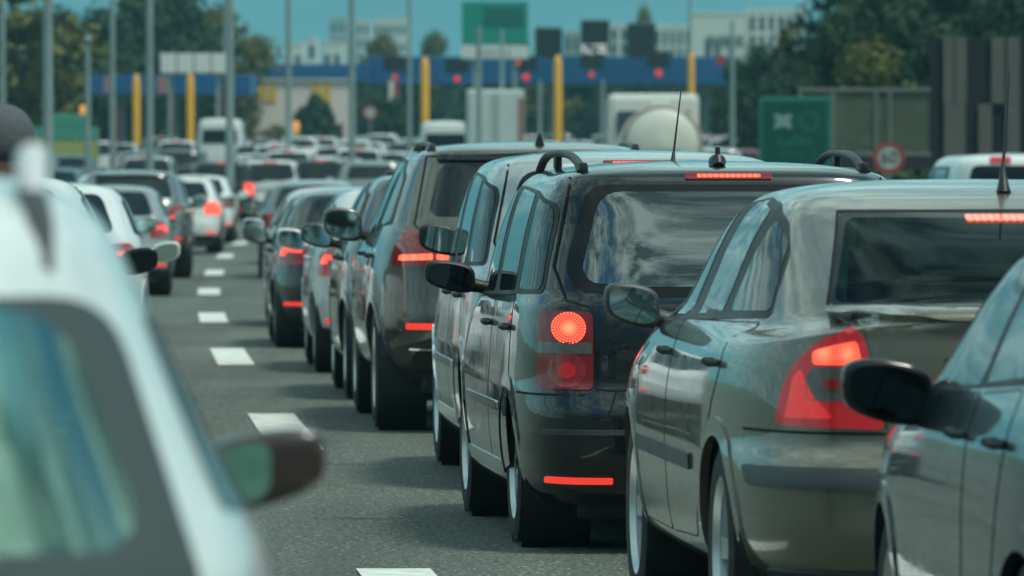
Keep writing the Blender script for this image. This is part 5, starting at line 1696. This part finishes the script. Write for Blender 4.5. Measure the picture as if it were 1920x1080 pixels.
text_mesh('1', .26, LG, 'lettering', r, (w * .19, -.012, cz))
LG2 = mat('sign_letter_pale_green', (.022, .20, .155), .5)
text_mesh('Lučko', .27, LG2, 'lettering', r, (0, -.012, zt - .92))
text_mesh('Istok', .24, LG, 'lettering', r, (-.08, -.012, zt - 1.18))
text_mesh('1', .24, LG, 'lettering', r, (.38, -.012, zt - 1.18))
for s in (-.35, .35): MB().tube([(w * s, .09, 0), (w * s, .09, zt - .1)], .04, 8).build('upright', STEEL, r, 60)

# glass noise barrier
D = 160
NB = glass_clear('barrier_glass', (.55, .68, .60))
nt = NB.node_tree
_o = [n for n in nt.nodes if n.type == 'OUTPUT_MATERIAL'][0]; _m = [n for n in nt.nodes if n.type == 'MIX_SHADER'][0]
_d = nt.nodes.new('ShaderNodeBsdfDiffuse'); _d.inputs[0].default_value = (.30, .34, .26, 1)
_x = nt.nodes.new('ShaderNodeMixShader'); _x.inputs[0].default_value = .30
nt.links.new(_m.outputs[0], _x.inputs[1]); nt.links.new(_d.outputs[0], _x.inputs[2]); nt.links.new(_x.outputs[0], _o.inputs[0])
FRAMEG = mat('dull_frame', (.16, .18, .17), .6)
r = empty('noise_barrier', ((1660 - 960) / F * D, D, zr(D))); tag(r, 'clear glass noise barrier panels between green sign and slatted wall', 'barrier')
z0 = zr(D)
xs = [(px - 1660) / F * D for px in (1500, 1562, 1642, 1668, 1748, 1768)]
zt = at(0, 172, D).z - z0; zb = at(0, 285, D).z - z0
for i in range(len(xs)):
    MB().box((xs[i], 0, zt / 2), (.07, .12, zt), bevel=.01).build('post', FRAMEG, r)
    if i:
        MB().box(((xs[i] + xs[i - 1]) / 2, 0, (zt + zb) / 2), (xs[i] - xs[i - 1] - .08, .02, zt - zb)).build('pane', NB, r)
MB().box(((xs[0] + xs[-1]) / 2, 0, zt + .04), (xs[-1] - xs[0] + .1, .14, .08), bevel=.01).build('top_rail', FRAMEG, r)
MB().box(((xs[0] + xs[-1]) / 2, 0, zb - .05), (xs[-1] - xs[0] + .1, .14, .08), bevel=.01).build('lower_rail', FRAMEG, r)
MB().box(((xs[0] + xs[-1]) / 2, .02, (zb - .1) / 2), (xs[-1] - xs[0], .16, zb - .1), bevel=.01).build('plinth', mat('dark_concrete', (.02, .024, .026), .85, noise=.15), r)
# slatted wall
D = 142
r = empty('slatted_wall', ((1850 - 960) / F * D, D, zr(D))); tag(r, 'grey brown slatted wall at the right edge', 'wall')
SL = mat('slat_grey', (.11, .108, .098), .75, noise=.12, nscale=2)
BKW = mat('slat_backing_board', (.012, .017, .02), .9)  # near-black board seen between the grey slats
zt = at(0, 70, D).z - zr(D)
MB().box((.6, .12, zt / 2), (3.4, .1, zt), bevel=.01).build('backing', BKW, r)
mb = MB()
zm = at(0, 195, D).z - zr(D)
for k, (a_, b_) in enumerate([(1768, 1788), (1790, 1812), (1858, 1884), (1888, 1912), (1935, 1960), (1980, 2010)]):
    c = ((a_ + b_) / 2 - 1850) / F * D
    mb.box((c, .03, (zt + zm) / 2), ((b_ - a_) / F * D, .07, zt - zm - .01), bevel=.008)
for k, (a_, b_) in enumerate([(1770, 1810), (1834, 1860), (1886, 1912), (1930, 1960), (1985, 2015)]):
    c = ((a_ + b_) / 2 - 1850) / F * D
    mb.box((c, .03, zm / 2), ((b_ - a_) / F * D, .07, zm - .01), bevel=.008)
mb.build('slat', SL, r)
# dark guard hedge low on the right
D = 128
rg = random.Random(9); V, Fc = [], []
for k in range(2600):
    p = Vector((rg.uniform(-1.6, 2.2), rg.uniform(-.35, .35), 1.62 * rg.random() ** .7)); s = rg.uniform(.07, .13)
    a = Vector((rg.gauss(0, 1), rg.gauss(0, 1), rg.gauss(0, 1))).normalized(); b = a.orthogonal().normalized()
    o = len(V); V += [tuple(p - a * s), tuple(p - b * s * .6), tuple(p + a * s), tuple(p + b * s * .6)]; Fc.append((o, o + 1, o + 2, o + 3))
hg = empty('hedge', ((1650 - 960) / F * D, D, zr(D))); tag(hg, 'low dark hedge below the glass noise barrier', 'hedge')
MB().add(V, Fc).build('foliage', LEAF_D, hg)
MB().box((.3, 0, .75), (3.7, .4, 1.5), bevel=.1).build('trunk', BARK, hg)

# green hoarding on the left
D = 282
a, b = at(20, 238, D), at(183, 286, D)
r = empty('hoarding', ((a.x + b.x) / 2, D, zr(D))); tag(r, 'mint green hoarding with a yellow lower band at left', 'hoarding')
w = b.x - a.x; zt = a.z - zr(D); zmid = at(0, 262, D).z - zr(D)
MB().box((0, 0, (zt + zmid) / 2), (w, .12, zt - zmid - .005), bevel=.01).build('panel', mat('mint_panel', (.06, .28, .20), .6, noise=.1), r)
MB().box((.45 * w - .9, .0, zt + .25), (1.6, .12, .5), bevel=.05).build('raised_panel', mat('mint_panel', (.06, .28, .20), .6), r)
MB().box((0, 0, zmid * .72), (w, .12, zmid * .5), bevel=.01).build('lower_band', mat('dull_yellow', (.32, .36, .12), .6, noise=.1), r)
for k in range(5): MB().box((-w / 2 + w * k / 4, .12, zt / 2), (.09, .09, zt), bevel=.01).build('post', STEEL, r)
for px, py in ((155, 208), (556, 238)):
    p = at(px, py, 300)
    r = empty('warning_lamp', (p.x, 300, zr(300))); tag(r, 'orange lantern on a thin rod ' + ('above the mint hoarding' if px < 300 else 'beside the round dark bush'), 'lamp', 'orange lanterns')
    h = p.z - zr(300)
    MB().tube([(0, 0, 0), (0, 0, h)], .03, 8).build('pole', STEEL, r, 60)
    MB().add(*superq(0, 0, h, .12, .12, .24, .7, 16, 10)).build('lamp', mat('orange_lamp', (.6, .25, .03), .4, emit=(1, .4, .05), estr=.55, sample=False), r, 60)

# ------------------------------------------------------------------ town
def block(lab, px0, px1, top, D, m, rows_, cols_, wm=WINPALE, depth=14, roof=True):
    a, b = at(px0, top, D), at(px1, 300, D)
    z0 = zr(D); w, h = b.x - a.x, a.z - z0
    r = empty('apartment_block', ((a.x + b.x) / 2, D, z0)); tag(r, lab, 'building', 'buildings of the town')
    MB().box((0, depth / 2, h / 2), (w, depth, h), bevel=.1).build('wall', m, r)
    if roof: MB().box((0, depth / 2, h + .15), (w * 1.01, depth * 1.01, .3), bevel=.05).build('roof', m, r)
    if not rows_: return r
    x0 = -w / 2
    me = MB().box((0, -.01, 0), (w / cols_ * .55, .12, min(1.7, h / rows_ * .5)), bevel=.02).mesh('window', wm)
    for i in range(rows_):
        for j in range(cols_):
            o = link('window', me, r); o.location = (x0 + w * (j + .5) / cols_, 0, h - h * .6 * (i + .6) / rows_)
    return r


BW = mat('white_facade', (.62, .66, .60), .8, noise=.05, nscale=.05)
BG_ = mat('grey_facade', (.36, .42, .40), .8, noise=.05, nscale=.05)
block('pale grey block at left end of the office row', 1058, 1100, 64, 820, BG_, 4, 3)
block('white striped block between the black boards', 1142, 1180, 50, 830, BW, 5, 2)
block('grey white block right of the third black board', 1226, 1296, 52, 840, BW, 4, 5)
bb = block('large white building with dark rooftop letters on its face', 1296, 1400, 28, 800, BW, 0, 0)
block('taller white wing at the right of the large building', 1402, 1508, 22, 810, BW, 4, 6)
h_ = at(0, 28, 800).z - zr(800)
DL = mat('dark_facade_sign', (.06, .10, .10), .6)
mb = MB(); rg = random.Random(12); x = -1.2
for k in range(8):
    wdt = rg.uniform(.25, .5)
    mb.box((x + wdt / 2, -.05, h_ - 2.9), (wdt, .1, rg.uniform(.8, 1.4)), bevel=.02); x += wdt + .16
mb.build('lettering', DL, bb)
MB().box((-1.2, -.04, h_ - 4.2), (.7, .1, 3.2), bevel=.02).build('window', WINPALE, bb)
for px in (1345, 1372): MB().box(((px - 1348) / F * 800, -.04, h_ - 4.6), (.6, .1, 2.4), bevel=.02).build('window', WINPALE, bb)
block('white town block left of the gantry sign', 700, 763, 36, 1300, BW, 4, 5)
block('white tower beside the slim grey pole', 668, 694, 40, 1200, BW, 5, 2)
block('pale tower behind the office pole', 618, 650, 36, 1400, BG_, 5, 3)
block('low white block above the office canopy at left', 532, 568, 84, 900, BW, 2, 2)
block('low white block above the office canopy at right', 604, 642, 82, 900, BW, 2, 2)
block('slim white tower between the low white blocks', 576, 594, 74, 950, BW, 3, 1)

# ------------------------------------------------------------------ lorries
def truck_base(r, w, L, ax, rad=.5):
    ty, rm, dk = wheel_meshes(rad, .30, 6)
    for x in ax:
        for s in (1, -1):
            wl2 = link('wheel', rm, r); wl2.location = (x, s * (w / 2 - .17), rad)
            if s < 0: wl2.rotation_euler = (0, 0, math.pi)
            link('tyre', ty, wl2)
    MB().box((L / 2, 0, .85), (L, w * .4, .25)).build('chassis', BLACK, r)


D = 262
r = empty('box_lorry', ((929 - 960) / F * D, D, zr(D)), R(90)); tag(r, 'white box lorry seen from behind between the yellow posts', 'lorry')
BOXW = mat('lorry_white', (.52, .60, .57), .5, noise=.05, nscale=1)
w = 108 / F * D; zt = at(0, 168, D).z - zr(D)
MB().box((3.6, 0, (zt + 1.05) / 2), (7.2, w, zt - 1.05), bevel=.06).build('cargo_box', BOXW, r)
for s in (1, -1):
    MB().box((-.02, s * w * .23, (zt + 1.1) / 2), (.05, w * .44, zt - 1.3), bevel=.015).build('rear_door', BOXW, r)
    MB().box((-.06, s * .1, (zt + 1.1) / 2), (.03, .03, zt - 1.4)).build('lock_rod', STEEL, r)
    MB().box((-.05, s * w * .40, 1.05), (.05, .3, .22), bevel=.02).build('tail_light', GLOW, r)
MB().box((-.03, -w * .44, (zt + 1.1) / 2 - .1), (.05, w * .10, zt - 1.5), bevel=.01).build('side_panel', mat('faded_red_panel', (.30, .13, .12), .6), r)
MB().box((8.3, 0, 1.7), (1.9, w * .92, 2.2), bevel=.15).build('cab', BOXW, r)
MB().box((-.05, 0, .75), (.1, w * .9, .16), bevel=.02).build('bumper', BLACK, r)
truck_base(r, w, 9.0, (1.3, 7.9))

D = 172
r = empty('tanker_lorry', ((1238 - 960) / F * D, D, zr(D)), R(90)); tag(r, 'cream tanker lorry with a round tank end behind the minivan roof', 'lorry')
TK = mat('tank_cream', (.60, .62, .54), .45, noise=.05, nscale=1.5)
rad = 74 / F * D; zc = at(0, 272, D).z - zr(D)
MB().lathe([(.001, -.18), (rad * .5, -.13), (rad * .85, -.03), (rad, .1), (rad, 6.4), (rad * .8, 6.6), (.001, 6.7)], 'X', 48, (0, -.05, zc)).build('tank', TK, r, 60, fix=True)
MB().lathe([(rad * .98, .02), (rad * 1.035, .05), (rad * 1.035, .16), (rad * .98, .18)], 'X', 48, (0, -.05, zc)).build('tank_rim', mat('tank_rim_pink', (.42, .33, .28), .5), r, 60)
MB().box((-.19, -.05, zc - .15), (.04, rad * .9, .16), bevel=.01).build('warning_plate', mat('faint_plate', (.38, .40, .33), .6), r)
MB().box((4.5, -.05, zc + rad + .05), (2.0, .5, .14), bevel=.03).build('hatch_box', TK, r)
cw = 178 / F * D; ct = at(0, 183, D).z - zr(D)
MB().box((8.2, .02, (ct + .7) / 2 + .1), (2.2, cw, ct - .6), bevel=.16).build('cab', mat('cab_white', (.66, .68, .62), .4), r)
MB().box((7.05, .02, ct - .55), (.06, cw * .8, .55), bevel=.03).build('cab_window', WINPALE, r)
MB().box((8.0, .1, ct + .04), (1.2, cw * .42, .2), bevel=.06).build('roof_deflector', mat('cab_white', (.66, .68, .62), .4), r)
for s in (1, -1): MB().box((-.1, s * rad * .7, .95), (.06, .25, .2), bevel=.02).build('tail_light', REDLENS, r)
MB().box((-.1, 0, .75), (.1, rad * 1.8, .16), bevel=.02).build('bumper', BLACK, r)
truck_base(r, 2.1, 9.2, (1.2, 2.5, 8.0))

# ------------------------------------------------------------------ person with a grey cap, back to us, beyond the near white car
PD = 21.0
PX = (4 - 960) / F * PD
pr = empty('person', (PX, PD, zr(PD)), 0); tag(pr, 'person in a grey knitted cap standing behind the blurred white car', 'person')
SKIN = mat('skin', (.42, .22, .16), .55, noise=.06, nscale=12)
JACK = mat('jacket_dark', (.03, .034, .04), .85, noise=.15)
TROU = mat('trousers_dark', (.025, .03, .04), .9, noise=.15)
CAPM = mat('cap_grey_knit', (.085, .095, .105), .95, noise=.15, nscale=60, bump=.5, bscale=160)


def skin_body(name, verts, edges, rad, m, parent, sub=2, root=0):
    me = bpy.data.meshes.new(name); me.from_pydata(verts, edges, []); me.update()
    o = link(name, me, parent)
    md = o.modifiers.new('skin', 'SKIN'); md.use_smooth_shade = True
    for i, rr_ in enumerate(rad):
        me.skin_vertices[0].data[i].radius = rr_ if isinstance(rr_, tuple) else (rr_, rr_)
    me.skin_vertices[0].data[root].use_root = True
    s = o.modifiers.new('sub', 'SUBSURF'); s.levels = sub; s.render_levels = sub
    me.materials.append(m)
    return o


top = at(0, 197, PD).z - zr(PD) - .012
k = top / 1.80
sk = lambda L: [(a * k, b * k, c * k) for a, b, c in L]
bv = [(0, 0, .95), (0, 0, 1.15), (0, 0, 1.38), (0, .01, 1.50), (0, .02, 1.57), (0, .03, 1.66), (0, .03, 1.74),
      (.09, 0, .90), (.10, .01, .50), (.10, -.01, .08), (.10, .14, .03), (-.09, 0, .90), (-.10, .01, .50), (-.10, -.01, .08), (-.10, .14, .03),
      (.19, 0, 1.42), (.25, -.01, 1.14), (.27, .06, .90), (.27, .09, .82), (-.19, 0, 1.42), (-.25, -.01, 1.14), (-.27, .06, .90), (-.27, .09, .82)]
be = [(0, 1), (1, 2), (2, 3), (3, 4), (4, 5), (5, 6), (0, 7), (7, 8), (8, 9), (9, 10), (0, 11), (11, 12), (12, 13), (13, 14), (2, 15), (15, 16), (16, 17), (17, 18), (2, 19), (19, 20), (20, 21), (21, 22)]
brd = [(.15, .10), (.14, .10), (.16, .10), (.065, .065), (.062, .065), (.088, .105), (.075, .09), .085, .058, .04, .035, .085, .058, .04, .035, .055, .042, .03, .03, .055, .042, .03, .03]
fing = []
for s, h0 in ((1, 18), (-1, 22)):
    for j, (dx, ln) in enumerate(((-.028, .06), (-.01, .075), (.01, .07), (.027, .055))):
        base = len(bv)
        bv += [(s * (.27 + .004), .09 + dx, .775), (s * .268, .095 + dx, .775 - ln * .5), (s * .258, .105 + dx, .775 - ln)]
        be += [(h0, base), (base, base + 1), (base + 1, base + 2)]; brd += [.0095, .009, .0075]
    base = len(bv)
    bv += [(s * .262, .13, .80), (s * .25, .145, .765)]; be += [(h0, base), (base, base + 1)]; brd += [.011, .009]
skin_body('body', sk(bv), be, [((r_[0] * k, r_[1] * k) if isinstance(r_, tuple) else r_ * k) for r_ in brd], SKIN, pr)
jv = [(0, 0, .92), (0, 0, 1.15), (0, 0, 1.38), (0, .005, 1.47), (.19, 0, 1.42), (.25, -.01, 1.14), (.27, .055, .92), (-.19, 0, 1.42), (-.25, -.01, 1.14), (-.27, .055, .92)]
skin_body('jacket', sk(jv), [(0, 1), (1, 2), (2, 3), (2, 4), (4, 5), (5, 6), (2, 7), (7, 8), (8, 9)], [(.18, .13), (.165, .125), (.185, .125), (.09, .085), .075, .058, .045, .075, .058, .045], JACK, pr)
tv = [(0, 0, .96), (.09, 0, .88), (.10, .01, .50), (.10, 0, .10), (-.09, 0, .88), (-.10, .01, .50), (-.10, 0, .10)]
skin_body('trousers', sk(tv), [(0, 1), (1, 2), (2, 3), (0, 4), (4, 5), (5, 6)], [(.17, .115), .105, .075, .06, .105, .075, .06], TROU, pr)
MB().add(*superq(0, .03 * k, 1.70 * k, .098 * k, .118 * k, .115 * k, .9, 28, 16, lambda p: Vector((p.x, p.y, p.z if p.z > -.03 else -.03 + (p.z + .03) * .45)))).build('knitted_cap', CAPM, pr, 180)
for s in (1, -1):
    MB().add(*superq(s * .092 * k, .03 * k, 1.615 * k, .014 * k, .022 * k, .036 * k, .9, 12, 8)).build('ear', SKIN, pr, 180)
MB().add(*superq(0, .145 * k, 1.635 * k, .016 * k, .028 * k, .03 * k, .9, 12, 8)).build('nose', SKIN, pr, 180)
for s in (1, -1):
    MB().add(*superq(s * .034 * k, .118 * k, 1.665 * k, .014 * k, .012 * k, .009 * k, 1, 12, 8)).build('eye', mat('eye_white', (.6, .6, .58), .2), pr, 180)
    MB().box((s * .10 * k, .06, .025), (.10, .27, .05), bevel=.02).build('shoe', BLACK, pr, 40)
MB().box((0, .128 * k, 1.585 * k), (.05, .012, .012), bevel=.004).build('mouth', mat('lip', (.3, .12, .1), .5), pr)
MB().lathe([(.072 * k, 1.46 * k), (.078 * k, 1.50 * k), (.074 * k, 1.545 * k), (.066 * k, 1.545 * k), (.066 * k, 1.46 * k)], 'Z', 24, (0, .012, 0)).build('collar', mat('collar_pale', (.5, .5, .5), .8), pr, 50)

# ------------------------------------------------------------------ air
HZ = bpy.data.materials.new('haze'); HZ.use_nodes = True
nt = HZ.node_tree; nt.nodes.clear()
ho = nt.nodes.new('ShaderNodeOutputMaterial'); hv = nt.nodes.new('ShaderNodeVolumePrincipled')
hv.inputs['Color'].default_value = (.32, .86, 1.0, 1); hv.inputs['Density'].default_value = 0.00022; hv.inputs['Anisotropy'].default_value = 0.0
nt.links.new(hv.outputs[0], ho.inputs['Volume'])
hz = MB().box((0, 4300, 205), (5400, 8900, 440)).build('haze', HZ)
tag(hz, 'thin bluish haze over road and town', kind='stuff')
